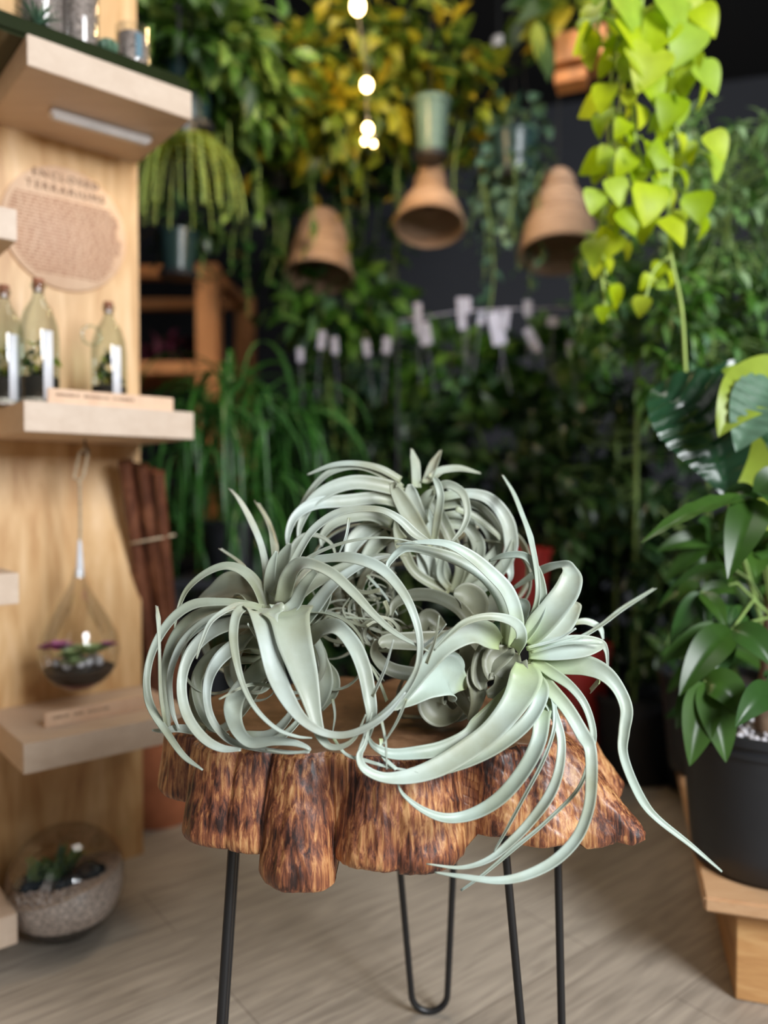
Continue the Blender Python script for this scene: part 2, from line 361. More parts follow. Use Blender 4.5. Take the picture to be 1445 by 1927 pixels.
for i in range(NA):
    th = 2*PI*i/NA; z_w = None; rb_best = 0
    for lt, lb, zb in LOB:
        r = exit_r(th, lb)
        if r > rb_best: rb_best = r; z_w = zb
    if z_w is None: z_w = .45
    for j in range(NV+1):
        v = j/NV; e = v**.9
        r = .15
        for lt, lb, zb in LOB:
            c = (lt[0]+(lb[0]-lt[0])*e, lt[1]+(lb[1]-lt[1])*e, lt[2]+(lb[2]-lt[2])*e); r = max(r, exit_r(th, c))
        zz = TOPZ+(z_w-TOPZ)*v
        k = 0
        if v < .05: k = -.006*(1-v/.05)**2
        if v > .84: q = (v-.84)/.16; k = -.015*(1-math.sqrt(max(0, 1-q*q*.96)))
        x, y = TC.x+r*math.cos(th), TC.y+r*math.sin(th)
        kn = noise.noise(Vector((x*38, y*38, zz*9)))*.0035+abs(noise.noise(Vector((x*110, y*110, zz*16))))*-.0030+noise.noise(Vector((x*16, y*16, zz*26)))*.0025
        if th > PI*1.68 or th < .3: kn += noise.noise(Vector((x*30, y*30, zz*150+x*90)))*.0016    # sawn, rippled buttress
        r += k+(kn if v > .02 else 0)
        stump_v.append((TC.x+r*math.cos(th), TC.y+r*math.sin(th), zz+(.004*noise.noise(Vector((x*25, y*25, 3))) if v > .9 else 0)))
for i in range(NA):
    i2 = (i+1) % NA
    for j in range(NV): a = i*(NV+1)+j; c = i2*(NV+1)+j; stump_f.append((a, a+1, c+1, c))
def barkmat():
    m, t, bb = nt('peeled_stump_bark'); tc = N(t, 'ShaderNodeTexCoord')
    mp = N(t, 'ShaderNodeMapping'); mp.inputs['Scale'].default_value = (70, 70, 5.0); t.links.new(tc.outputs['Object'], mp.inputs[0])
    nz = N(t, 'ShaderNodeTexNoise', Scale=2.2, Detail=10.0, Roughness=.72, Distortion=.5); t.links.new(mp.outputs[0], nz.inputs['Vector'])
    nb = N(t, 'ShaderNodeTexNoise', Scale=14.0, Detail=3.0); t.links.new(tc.outputs['Object'], nb.inputs['Vector'])
    ad = N(t, 'ShaderNodeMath', operation='MULTIPLY_ADD'); ad.inputs[1].default_value = .60; t.links.new(nb.outputs['Fac'], ad.inputs[0])
    sb = N(t, 'ShaderNodeMath', operation='SUBTRACT'); sb.inputs[1].default_value = .29; t.links.new(nz.outputs['Fac'], ad.inputs[2]); t.links.new(ad.outputs[0], sb.inputs[0])
    r = ramp(t, [(.36, (.022, .007, .005)), (.43, (.12, .036, .018)), (.50, (.25, .080, .034)), (.56, (.44, .185, .07)), (.68, (.66, .37, .16))])
    t.links.new(sb.outputs[0], r.inputs[0]); t.links.new(r.outputs[0], bb.inputs['Base Color'])
    bb.inputs['Roughness'].default_value = .42; bb.inputs['Coat Weight'].default_value = .35; bb.inputs['Coat Roughness'].default_value = .25
    bp = N(t, 'ShaderNodeBump', Strength=.6, Distance=.002); t.links.new(sb.outputs[0], bp.inputs['Height']); t.links.new(bp.outputs[0], bb.inputs['Normal'])
    return m
M['stump'] = barkmat()
M['cut'] = wood('cut_wood_top', [(.2, (.10, .045, .02)), (.5, (.22, .11, .055)), (.8, (.36, .20, .11))], scl=(14, 14, 14), nscale=1.2, rough=.4, dist=1.5, coat=.2)
tab = thing('stump_table', (TC.x, TC.y, 0), 'lobed tree-stump table on black hairpin legs under the silvery air plants', 'table')
n0 = len(stump_v); wood_f = list(stump_f)
mesh('stump_slab', stump_v, wood_f, M['stump'], tab)
tv = []; tf = []      # top disc and underside
for i in range(NA):
    a = Vector(stump_v[i*(NV+1)]); 
    for q in (1, .97, .6, .3): tv.append((TC.x+(a.x-TC.x)*q, TC.y+(a.y-TC.y)*q, TOPZ+(0 if q == 1 else .0015)))
for i in range(NA):
    i2 = (i+1) % NA
    for q in range(3): tf.append((i*4+q, i2*4+q, i2*4+q+1, i*4+q+1))
tf.append(tuple(i*4+3 for i in range(NA)))
mesh('cut_top', tv, tf, M['cut'], tab)
tv = []; tf = []
for i in range(NA):
    a = Vector(stump_v[i*(NV+1)+NV])
    tv.append(a); tv.append((TC.x+(a.x-TC.x)*.7, TC.y+(a.y-TC.y)*.7, max(a.z, .455)+.005))
for i in range(NA): i2 = (i+1) % NA; tf.append((i*2, i*2+1, i2*2+1, i2*2))
tf.append(tuple(i*2+1 for i in range(NA))[::-1])
mesh('underside', tv, tf, M['stump'], tab)
def hairpin(a, bq, foot, rr, name='hairpin_leg'):
    a, bq, foot = Vector(a), Vector(bq), Vector(foot); h = (bq-a); h.z = 0; h = h.normalized(); m_ = MB()
    R = .030; pts = [a]
    c = foot+Vector((0, 0, R+rr)); pts.append(a.lerp(c-h*R, .5))
    for k in range(0, 13): t = PI+PI*k/12; pts.append(c+h*(R*math.cos(t))+Vector((0, 0, R*math.sin(t))))
    pts.append(bq.lerp(c+h*R, .5)); pts.append(bq)
    m_.tube(pts, rr, 12)
    mid = (a+bq)/2; m_.box(mid+Vector((0, 0, .004)), h*((a-bq).length/2+.015), Vector((-h.y, h.x, 0))*.02, (0, 0, .003))
    return m_.build(name, M['black_metal'], tab)
def under(p): return Vector((p.x, p.y, .462))
hairpin(under(at(443, 1560, .985)), under(at(452, 1560, 1.07)), (*at(402, 1900, .965).xy, 0), .0062)
hairpin(under(at(942, 1560, 1.02)), under(at(1046, 1560, 1.07)), (*at(1030, 1900, 1.02).xy, 0), .0055)
hairpin(under(at(732, 1560, 1.22)), under(at(863, 1560, 1.22)), (*at(808, 1900, 1.26).xy, 0), .0055)

# ------------------------------------------------------------------ silvery air plants (the subject)
def xeromat(name, stops, base):
    m, t, b = nt(name); g = N(t, 'ShaderNodeNewGeometry'); r = ramp(t, stops); t.links.new(g.outputs['Random Per Island'], r.inputs[0])
    at_ = N(t, 'ShaderNodeAttribute', attribute_name='along')
    tc = N(t, 'ShaderNodeTexCoord'); nz = N(t, 'ShaderNodeTexNoise', Scale=13.0, Detail=5.0); t.links.new(tc.outputs['Object'], nz.inputs['Vector'])
    nf = N(t, 'ShaderNodeTexNoise', Scale=420.0, Detail=2.0); t.links.new(tc.outputs['Object'], nf.inputs['Vector'])
    mr = N(t, 'ShaderNodeMapRange'); mr.inputs['From Min'].default_value = 0; mr.inputs['From Max'].default_value = .22; mr.inputs['To Min'].default_value = .85; mr.inputs['To Max'].default_value = 0
    t.links.new(at_.outputs['Fac'], mr.inputs['Value'])
    mx = N(t, 'ShaderNodeMix', data_type='RGBA'); t.links.new(mr.outputs[0], mx.inputs[0]); t.links.new(r.outputs[0], mx.inputs[6]); mx.inputs[7].default_value = (*base, 1)
    q = ramp(t, [(.3, (.74, .68, .56)), (.62, (1.08, 1.08, 1.10))]); t.links.new(nz.outputs['Fac'], q.inputs[0])
    m2 = N(t, 'ShaderNodeMix', data_type='RGBA', blend_type='MULTIPLY'); m2.inputs[0].default_value = 1; t.links.new(mx.outputs[2], m2.inputs[6]); t.links.new(q.outputs[0], m2.inputs[7])
    t.links.new(m2.outputs[2], b.inputs['Base Color']); b.inputs['Roughness'].default_value = .42; b.inputs['Specular IOR Level'].default_value = .5
    b.inputs['Sheen Weight'].default_value = .25; b.inputs['Sheen Roughness'].default_value = .4
    bp = N(t, 'ShaderNodeBump', Strength=.12, Distance=.0006); t.links.new(nf.outputs['Fac'], bp.inputs['Height']); t.links.new(bp.outputs[0], b.inputs['Normal'])
    tr = N(t, 'ShaderNodeBsdfTranslucent'); t.links.new(m2.outputs[2], tr.inputs[0]); ms = N(t, 'ShaderNodeMixShader'); ms.inputs[0].default_value = .10
    t.links.new(b.outputs[0], ms.inputs[1]); t.links.new(tr.outputs[0], ms.inputs[2]); t.links.new(ms.outputs[0], t.nodes['Material Output'].inputs[0])
    return m
XS = [(.1, (.30, .34, .26)), (.35, (.43, .50, .44)), (.6, (.36, .40, .31)), (.85, (.48, .55, .50))]
M['xero'] = xeromat('silver_air_plant_leaf', XS, (.34, .38, .24))
M['xero_shaded'] = xeromat('olive_grey_air_plant_leaf', [(.2, (.22, .235, .165)), (.8, (.32, .345, .27))], (.30, .31, .20))  # olive tone, darkened to paint in the shade among the inner leaves
M['xero_pale'] = xeromat('pale_air_plant_leaf', [(.2, (.40, .49, .42)), (.8, (.52, .61, .54))], (.40, .50, .20))
def cr(P, n):      # Catmull-Rom through the rows of P
    P = np.array(P, float); P = np.vstack([2*P[0]-P[1], P, 2*P[-1]-P[-2]]); out = []
    segs = len(P)-3
    for i in range(n+1):
        u = i/n*segs; k = min(int(u), segs-1); f = u-k; a, b, c, d = P[k:k+4]
        out.append(.5*((2*b)+(-a+c)*f+(2*a-5*b+4*c-d)*f*f+(-a+3*b-3*c+d)*f**3))
    return np.array(out)
class Xero:
    def __init__(s, ox, oy, k): s.v = []; s.f = []; s.al = []; s.o = (ox, oy, k)
    def leaf(s, rows, dep, tilt=.7, cup=.42, flip=1, n=None, NU=8):
        """rows: (x, y, seen width) along the leaf; dep: distances from the camera, evenly spread along it"""
        ox, oy, k = s.o; n = n or max(18, len(rows)*7)
        C = cr([(ox+r[0]/k, oy+r[1]/k, max(2.0, r[2])/k) for r in rows], n)
        D = cr([(d,) for d in dep], n)[:, 0] if len(dep) > 1 else np.full(n+1, dep[0])
        P = [at(C[i, 0], C[i, 1], D[i]) for i in range(n+1)]
        wl = [abs(C[i, 2])/F*D[i]*.5 for i in range(n+1)]
        s.sweep(P, wl, tilt, cup*flip, NU)
    def sweep(s, P, wl, tilt, cup, NU=8, up=Vector((.12, 0, 1)), free=None):
        n = len(P)-1; m = len(s.v)
        for i in range(n+1):
            T = (P[min(n, i+1)]-P[max(0, i-1)]).normalized()
            if free is None:
                V = (Vector((0, 0, EYE))-P[i]).normalized()
                pl = T.cross(V)
                if pl.length < 1e-4: pl = Vector((1, 0, 0))
                pl.normalize(); mm = math.tanh(3.0*pl.dot(up)); c = math.sqrt(max(.05, 1-(tilt*mm)**2))
                Nn = (V*c+pl*tilt*mm); Nn = (Nn-T*Nn.dot(T)).normalized(); Wd = Nn.cross(T).normalized()
                h = wl[i]/max(.45, abs(Nn.dot(V)))
            else:
                Wd = free; Nn = T.cross(Wd).normalized(); h = wl[i]
            for q in range(NU+1):
                u = q/NU*2-1
                s.v.append(tuple(P[i]+Wd*(u*h)+Nn*(cup*h*(u*u-.4)))); s.al.append(i/n)
        for i in range(n):
            for q in range(NU): a = m+i*(NU+1)+q; s.f.append((a, a+1, a+NU+2, a+NU+1))
    def arch(s, c, az, lean, L, w, curl, seed=0):
        """a whole leaf grown from point c: heads out, arches over and rolls under"""
        c = Vector(c); rr = random.Random(seed); hd = Vector((math.cos(az), math.sin(az), 0)); sd = Vector((-hd.y, hd.x, 0)); p = c.copy(); ang = lean; n = 34; P = [p.copy()]; dtw = rr.uniform(-.4, .4)
        for i in range(n):
            t = i/n; st_ = L/n; p = p+(hd*math.cos(ang)+Vector((0, 0, 1))*math.sin(ang)+sd*dtw*t)*st_; ang -= curl/n*(.5+1.2*t); P.append(p.copy())
            if p.z < TOPZ+.012 and (p.xy-TC).length < .27: p.z = TOPZ+.012; P[-1].z = p.z
        wl = [w*.5*(min(1, t/n*4+.55))*(1-(t/n)**1.6)+.0008 for t in range(n+1)]
        s.sweep(P, wl, 0, .22, 6, free=sd)
    def build(s, mat, parent, name='foliage'):
        o = mesh(name, s.v, s.f, mat, parent); a = o.data.attributes.new('along', 'FLOAT', 'POINT'); a.data.foreach_set('value', s.al)
        md = o.modifiers.new('thickness', 'SOLIDIFY'); md.thickness = .0011; md.offset = 0
        return o
# --- left plant, rows in a 2.408x view whose corner is pixel (250, 850)
x = Xero(250, 850, 2.408); c0 = at(515, 1148, .985)
G = x.leaf
# inner and rear leaves first
for k, (az, ln, L, w, cu) in enumerate([(.6, .9, .30, .030, 4.2), (1.2, 1.1, .32, .03, 4.6), (1.9, .8, .30, .03, 4.4), (2.6, .7, .30, .028, 4.6), (3.4, .5, .28, .028, 4.8), (.0, .5, .28, .026, 5.0), (2.2, .3, .26, .03, 4.5), (1.5, .4, .3, .03, 4.4), (5.9, .1, .22, .024, 5.4), (3.9, .0, .22, .024, 5.6), (2.9, -.1, .22, .026, 4.5), (.4, -.1, .22, .026, 4.6)]):
    x.arch(c0+Vector((0, .02, -.02)), az, ln, L, w, cu, k)
G([(600, 900, 50), (440, 890, 50), (340, 950, 52), (290, 1040, 50), (300, 1150, 44), (350, 1240, 36), (430, 1290, 16)], (1.0, .99, .97))
G([(620, 940, 40), (420, 960, 30), (300, 1030, 30), (270, 1120, 26), (300, 1220, 30), (400, 1260, 34), (490, 1185, 40), (570, 1070, 36), (640, 990, 14)], (1.0, 1.0, .99, 1.0))
G([(560, 690, 50), (520, 625, 80), (430, 610, 84), (350, 640, 34), (300, 670, 10)], (1.0, 1.05, 1.08), .3)
G([(600, 710, 44), (560, 610, 50), (500, 545, 44), (420, 520, 34), (330, 552, 28), (250, 620, 22), (210, 700, 16), (188, 800, 6)], (.99, 1.0, .99, .97))
G([(610, 690, 34), (605, 560, 28), (580, 430, 22), (530, 310, 20), (480, 220, 16), (440, 170, 8)], (1.0, 1.08, 1.18))
G([(650, 640, 26), (640, 430, 22), (610, 320, 20), (560, 230, 14)], (1.0, 1.1, 1.2))
G([(590, 660, 14), (500, 520, 12), (395, 440, 8)], (1.0, 1.1))
G([(620, 710, 44), (618, 600, 50), (628, 520, 42), (650, 450, 12)], (1.0, 1.0), .2)
G([(640, 690, 46), (650, 580, 70), (680, 490, 66), (712, 415, 16)], (1.01, 1.01), .2)
G([(660, 640, 40), (700, 520, 46), (740, 420, 36), (790, 378, 24), (850, 385, 18), (900, 420, 14), (920, 475, 8)], (1.01, 1.04, 1.05), .4)
G([(580, 725, 40), (430, 715, 40), (300, 745, 48), (220, 810, 52), (165, 900, 40), (142, 1020, 36), (150, 1130, 30), (165, 1260, 12)], (.99, 1.0, .99, .98))
G([(590, 712, 36), (500, 690, 32), (400, 682, 34), (280, 692, 42), (190, 748, 40), (120, 840, 36), (75, 950, 32), (62, 1060, 32), (82, 1160, 34), (150, 1270, 30), (230, 1380, 22), (316, 1442, 5)], (.985, .98, .96, .93, .89), .5)
G([(600, 740, 40), (470, 740, 44), (350, 765, 40), (240, 850, 34), (185, 950, 30), (165, 1050, 26), (180, 1180, 20), (210, 1260, 8)], (.99, .98, .96, .95))
G([(600, 780, 50), (480, 775, 60), (365, 815, 58), (275, 895, 52), (228, 1000, 44), (222, 1110, 42), (252, 1212, 42), (320, 1300, 40), (400, 1345, 32), (490, 1350, 12)], (.985, .96, .93, .90, .89), .5)
G([(610, 870, 60), (500, 868, 66), (405, 930, 60), (348, 1020, 44), (335, 1130, 34), (365, 1230, 32), (440, 1310, 28), (560, 1345, 22), (690, 1362, 16), (800, 1362, 6)], (.98, .95, .92, .90, .88), .5)
G([(625, 950, 60), (560, 1010, 78), (480, 1095, 72), (452, 1180, 66), (475, 1265, 52), (535, 1320, 42), (640, 1312, 36), (740, 1322, 26), (800, 1352, 12), (700, 1365, 10), (600, 1350, 5)], (.98, .94, .90, .88, .87, .885), .35)
G([(590, 712, 22), (530, 700, 24), (475, 732, 34), (455, 820, 36), (465, 930, 32), (500, 1060, 24), (560, 1170, 20), (650, 1255, 16), (740, 1290, 12), (812, 1297, 5)], (.97, .93, .89, .87, .875), .4)
G([(590, 714, 26), (470, 702, 22), (360, 765, 18), (312, 860, 14), (288, 938, 4)], (.975, .92, .89))
G([(630, 1062, 12), (520, 1060, 10), (390, 1122, 4)], (.95, .88)); G([(560, 840, 10), (520, 780, 4)], (.95, .93))
G([(150, 1250, 14), (126, 1100, 14), (120, 900, 12), (115, 770, 12), (108, 700, 6)], (.93, .92, .98))
G([(330, 1270, 44), (210, 1255, 30), (140, 1265, 18), (88, 1262, 6)], (.98, .95, .93), .3)
G([(700, 720, 60), (760, 640, 62), (830, 590, 56), (920, 545, 50), (1020, 505, 44), (1130, 475, 26), (1200, 478, 8)], (1.0, 1.03, 1.05), .5)
G([(760, 790, 60), (830, 700, 62), (900, 610, 50), (990, 540, 36), (1090, 490, 22), (1170, 470, 8)], (1.0, 1.01, 1.03), .5)
G([(800, 780, 44), (850, 720, 52), (880, 650, 44), (895, 590, 14)], (1.01, 1.03))
G([(800, 890, 60), (850, 960, 76), (868, 1050, 76), (850, 1130, 50), (820, 1190, 14)], (1.0, .99, .99), .2)
G([(860, 960, 50), (905, 1020, 56), (905, 1090, 50), (850, 1170, 24)], (1.02, 1.01), .2)
G([(660, 690, 44), (705, 590, 50), (770, 512, 42), (880, 485, 34), (1000, 485, 46), (1120, 530, 48), (1210, 622, 42), (1270, 735, 36), (1300, 860, 30), (1288, 980, 26), (1230, 1090, 32), (1140, 1185, 28), (1010, 1268, 10)], (.985, .97, .94, .91, .89, .88), .5)
G([(675, 690, 60), (700, 590, 64), (740, 525, 52), (800, 510, 42), (900, 552, 44), (1000, 642, 42), (1100, 748, 32), (1200, 830, 22), (1340, 905, 5)], (.98, .95, .92, .90), .45)
G([(640, 660, 44), (700, 560, 40), (760, 440, 34), (820, 352, 34), (920, 282, 34), (1030, 260, 28), (1130, 267, 28), (1210, 310, 36), (1280, 375, 40), (1350, 410, 12)], (.985, .99, .99, .99), .5)
G([(700, 540, 16), (850, 452, 14), (1000, 402, 11), (1150, 390, 8), (1290, 412, 4)], (.98, .96, .95))
G([(800, 850, 50), (860, 806, 44), (930, 802, 54), (1000, 880, 66), (1046, 990, 66), (1070, 1110, 60), (1080, 1200, 48), (1060, 1290, 34), (1030, 1370, 24), (1045, 1448, 10)], (.975, .93, .90, .885, .87), .35)
G([(645, 690, 46), (650, 715, 34), (655, 745, 18)], (.965, .955), .1)
G([(690, 730, 60), (735, 690, 56), (775, 610, 50), (830, 540, 30)], (.965, .98), .4)
G([(600, 705, 50), (592, 735, 100), (612, 850, 92), (645, 1000, 84), (700, 1120, 66), (770, 1215, 46), (860, 1272, 34), (960, 1284, 30), (1070, 1245, 28), (1160, 1180, 22), (1235, 1090, 6)], (.965, .93, .90, .875, .87, .865, .87), .3, .3)
G([(690, 715, 60), (708, 755, 138), (730, 860, 148), (768, 985, 124), (798, 1090, 94), (825, 1200, 62), (850, 1285, 46), (890, 1335, 28), (950, 1335, 22), (1010, 1290, 14), (1055, 1190, 4)], (.965, .925, .895, .88, .87, .87), .2, .3)
G([(500, 1290, 40), (620, 1285, 40), (700, 1215, 34), (740, 1130, 14)], (.97, .98)); G([(560, 1330, 30), (680, 1290, 30), (780, 1190, 20)], (.93, .95))
for a_, b_, d_ in [((1085, 1110), (1180, 852), .88), ((1330, 960), (1388, 742), .89), ((1120, 1190), (1150, 1440), .87), ((1240, 1120), (1130, 1330), .87), ((1150, 1130), (1050, 930), .93), ((905, 1120), (905, 1270), .93), ((870, 745), (1090, 760), 1.04), ((1290, 905), (1420, 780), .93), ((960, 860), (1140, 1040), 1.0), ((1060, 560), (1200, 740), 1.05), ((980, 300), (930, 470), .99)]:
    G([(*a_, 13), ((a_[0]+b_[0])/2+10, (a_[1]+b_[1])/2, 10), (*b_, 4)], (d_, d_-.01))
XL = thing('air_plant', (c0.x, c0.y, TOPZ), 'silvery curly air plant on the left end of the stump table', 'air plant', 'curly silver air plants on the stump')
x.build(M['xero'], XL)

# --- back plant, rows in a 2.408x view whose corner is pixel (650, 850)
x = Xero(650, 850, 2.408); G = x.leaf; c0 = at(845, 1112, 1.13)
for k, (az, ln, L, w, cu) in enumerate([(.5, 1.0, .34, .030, 4.2), (1.2, 1.2, .34, .03, 4.4), (1.9, 1.0, .34, .03, 4.2), (2.6, .8, .34, .03, 4.4), (3.3, 1.0, .36, .03, 4.2), (.0, .9, .30, .028, 4.8), (3.7, .6, .3, .028, 4.4), (2.9, .3, .3, .03, 4.4)]):
    x.arch(c0+Vector((-.02, .02, .03)), az, ln, L, w, cu, 40+k)
for r_ in [[(250, 170, 40), (180, 110, 38), (60, 66, 34), (-60, 90, 28), (-140, 155, 24), (-200, 250, 20), (-235, 340, 8)],
           [(250, 130, 30), (160, 80, 30), (50, 55, 24), (-60, 62, 20), (-175, 105, 8)]]:
    G(r_, (1.13, 1.12, 1.12), .6)
G([(260, 190, 40), (190, 160, 60), (50, 140, 62), (-70, 172, 60), (-160, 240, 50), (-205, 335, 26), (-215, 400, 10)], (1.13, 1.10, 1.08), .35)
G([(250, 240, 30), (150, 212, 50), (0, 225, 54), (-140, 238, 52), (-225, 292, 38), (-260, 370, 26), (-262, 445, 8)], (1.13, 1.09, 1.06), .35)
G([(210, 330, 50), (110, 290, 48), (-30, 312, 50), (-100, 375, 30), (-110, 430, 10)], (1.12, 1.10, 1.09), .4)
G([(150, 330, 50), (90, 360, 72), (40, 412, 70), (15, 470, 40), (5, 500, 10)], (1.13, 1.1), .3)
G([(200, 380, 60), (140, 420, 70), (90, 490, 50), (60, 560, 20)], (1.12, 1.1), .3)
G([(480, 620, 40), (440, 520, 50), (405, 430, 50), (385, 330, 44), (372, 260, 16)], (1.13, 1.12), .3)
G([(470, 640, 40), (360, 540, 44), (345, 430, 44), (350, 350, 20)], (1.12, 1.11), .3)
G([(470, 640, 46), (330, 560, 44), (270, 470, 50), (240, 380, 60), (230, 320, 20)], (1.11, 1.10), .3)
G([(490, 640, 40), (560, 500, 54), (575, 400, 44), (560, 290, 34), (520, 200, 28), (460, 165, 12)], (1.13, 1.14, 1.14), .4)
G([(490, 640, 40), (520, 520, 50), (470, 380, 56), (410, 260, 50), (360, 190, 20)], (1.12, 1.13), .3)
G([(500, 640, 40), (560, 580, 60), (630, 520, 60), (690, 440, 40), (710, 360, 14)], (1.13, 1.15), .3)
G([(510, 650, 40), (600, 620, 60), (680, 560, 56), (740, 480, 44), (760, 400, 14)], (1.12, 1.13), .3)
G([(470, 620, 30), (430, 560, 34), (440, 480, 30), (470, 420, 10)], (1.11, 1.10), .3)
G([(400, 610, 34), (385, 500, 44), (320, 400, 52), (270, 330, 44), (300, 270, 12)], (1.12, 1.10), .3)
G([(420, 210, 40), (540, 190, 40), (650, 215, 52), (728, 310, 62), (750, 420, 62), (735, 500, 50), (748, 560, 24), (735, 600, 8)], (1.13, 1.13, 1.13), .35)
G([(400, 250, 40), (560, 235, 34), (650, 290, 36), (700, 380, 34), (700, 470, 14)], (1.14, 1.15, 1.14), .4)
G([(420, 300, 40), (560, 290, 44), (640, 350, 44), (672, 450, 44), (650, 540, 14)], (1.14, 1.16), .4)
G([(430, 330, 40), (540, 340, 44), (600, 420, 60), (590, 520, 50), (560, 590, 16)], (1.13, 1.14), .3)
G([(500, 260, 24), (590, 300, 26), (680, 372, 20), (700, 400, 6)], (1.12, 1.13))
G([(390, 180, 34), (460, 150, 34), (530, 190, 34), (552, 280, 28), (530, 350, 22), (480, 410, 8)], (1.12, 1.09, 1.07), .4)
G([(400, 410, 26), (415, 310, 36), (430, 210, 34), (418, 150, 30), (400, 118, 14)], (1.10, 1.09, 1.10), .2)
G([(395, 430, 20), (345, 365, 56), (285, 275, 76), (240, 200, 62), (218, 158, 34), (232, 140, 10)], (1.10, 1.08, 1.07), .2, .4)
G([(360, 330, 40), (315, 250, 66), (295, 185, 56), (292, 148, 20)], (1.11, 1.10), .2, .4)
G([(350, 330, 40), (350, 250, 60), (380, 200, 50), (410, 170, 16)], (1.12, 1.12), .2)
G([(320, 160, 30), (315, 60, 28), (300, -12, 5)], (1.14, 1.20)); G([(370, 140, 30), (400, 60, 26), (432, -6, 5)], (1.14, 1.20))
G([(395, 120, 24), (440, 88, 26), (520, 78, 22), (612, 98, 5)], (1.14, 1.19)); G([(250, 400, 60), (230, 350, 30), (228, 300, 10)], (1.09, 1.09), .1)
XB = thing('air_plant', (c0.x, c0.y, TOPZ), 'silvery curly air plant standing highest, at the back of the stump table', 'air plant', 'curly silver air plants on the stump')
x.build(M['xero'], XB)

# --- right plant
x = Xero(650, 850, 2.408); G = x.leaf; c0 = at(985, 1228, .98)
for k, (az, ln, L, w, cu) in enumerate([(1.2, .6, .26, .03, 4.0), (1.8, .7, .28, .03, 4.0), (2.4, .4, .26, .03, 4.4), (2.9, .2, .26, .03, 4.4), (1.5, -.2, .22, .028, 3.6), (3.4, -.2, .2, .03, 5.0)]):
    x.arch(c0+Vector((-.06, .05, -.02)), az, ln, L, w, cu, 80+k)
G([(560, 760, 60), (500, 700, 62), (400, 655, 58), (300, 652, 54), (225, 690, 40), (205, 745, 14)], (1.03, 1.04, 1.03), .3)
G([(600, 760, 60), (585, 690, 120), (540, 650, 110), (490, 640, 30)], (1.05, 1.04), .2, .4)
G([(640, 760, 60), (680, 700, 90), (700, 640, 70), (690, 600, 20)], (1.05, 1.05), .2)
G([(500, 850, 70), (420, 860, 84), (300, 860, 80), (190, 862, 66), (155, 880, 30)], (1.02, 1.0, .99), .2)
G([(430, 990, 50), (320, 1010, 62), (200, 985, 60), (135, 920, 44), (140, 850, 18)], (1.02, 1.01, 1.0), .3)
G([(440, 800, 50), (380, 760, 90), (350, 800, 70), (300, 840, 20)], (1.04, 1.03), .2, .4)
G([(500, 870, 60), (400, 1140, 120), (440, 1180, 120), (520, 1150, 40)], (1.05, 1.03), .1, .4)
G([(420, 1070, 60), (390, 1140, 130), (430, 1190, 120), (500, 1190, 50), (540, 1120, 20)], (1.0, .99), .1, .5)
G([(520, 1150, 40), (480, 1060, 70), (520, 1120, 60), (570, 1190, 40)], (1.0, .98), .2, .4)
G([(720, 860, 50), (690, 900, 130), (640, 960, 130), (610, 1030, 80), (620, 1080, 24)], (.985, .965, .96), .2, .55)
G([(540, 880, 50), (560, 960, 100), (540, 1040, 90), (560, 1110, 40)], (1.0, .99), .2, .5)
G([(610, 960, 40), (590, 1020, 90), (600, 1080, 80), (590, 1150, 50), (560, 1220, 20)], (.97, .955), .2, .5)
G([(760, 900, 60), (720, 960, 190), (740, 1030, 170), (700, 1080, 90), (640, 1100, 30)], (.975, .955, .95), .1, .5)
G([(560, 780, 60), (640, 800, 60), (650, 830, 40), (630, 850, 14)], (.98, .96), .2)
xo = x; x = Xero(650, 850, 2.408); G = x.leaf
G([(700, 870, 40), (640, 830, 84), (560, 822, 92), (450, 880, 88), (360, 980, 74), (295, 1070, 56), (232, 1150, 40), (215, 1170, 10)], (.955, .93, .91, .90, .89), .3, .3)
G([(552, 1068, 12), (510, 1040, 80), (460, 1020, 150), (380, 1060, 110), (300, 1120, 60), (222, 1168, 10)], (.97, .95, .92, .90), .1, .3)
G([(735, 880, 60), (735, 760, 76), (700, 660, 62), (620, 560, 54), (500, 490, 50), (380, 452, 40), (270, 440, 34), (200, 500, 24), (190, 540, 8)], (.98, .98, .97, .96), .5)
G([(765, 890, 60), (775, 770, 60), (735, 640, 60), (650, 545, 54), (560, 470, 46), (460, 420, 34), (350, 410, 20), (230, 420, 4)], (.97, .96, .95, .96), .5)
G([(770, 900, 40), (795, 850, 36), (782, 795, 34), (730, 760, 34), (640, 748, 30), (545, 772, 28), (480, 820, 20), (400, 900, 8)], (.96, .93, .91, .90), .4)
G([(800, 860, 44), (850, 780, 60), (885, 690, 54), (880, 590, 44), (850, 510, 34), (800, 470, 30), (720, 472, 24), (650, 495, 8)], (.97, .98, 1.0, 1.03), .4)
G([(810, 830, 24), (865, 690, 24), (868, 560, 22), (838, 400, 18), (800, 290, 14), (760, 190, 12), (712, 108, 5)], (.98, .98, 1.06, 1.14))
G([(820, 870, 50), (870, 800, 110), (940, 720, 116), (1000, 640, 108), (1022, 575, 84), (1012, 530, 40), (985, 512, 26), (920, 525, 30), (850, 560, 28), (760, 620, 12)], (.97, .97, .99, 1.02, 1.06), .25)
G([(850, 880, 50), (920, 830, 90), (990, 770, 90), (1030, 710, 60), (1035, 680, 16)], (.98, 1.0, 1.02), .2)
G([(780, 820, 50), (800, 730, 60), (810, 690, 40), (790, 670, 12)], (1.01, 1.03), .2)
G([(830, 900, 40), (930, 875, 56), (1060, 860, 54), (1150, 865, 30), (1180, 900, 18), (1188, 975, 8)], (.97, .97, .98), .3)
G([(830, 915, 50), (940, 910, 74), (1060, 895, 80), (1130, 880, 50), (1168, 868, 14)], (.96, .95, .96), .25)
G([(820, 895, 16), (950, 875, 16), (1060, 845, 15), (1160, 788, 15), (1260, 712, 17), (1402, 620, 8)], (.96, .96, 1.04, 1.14))
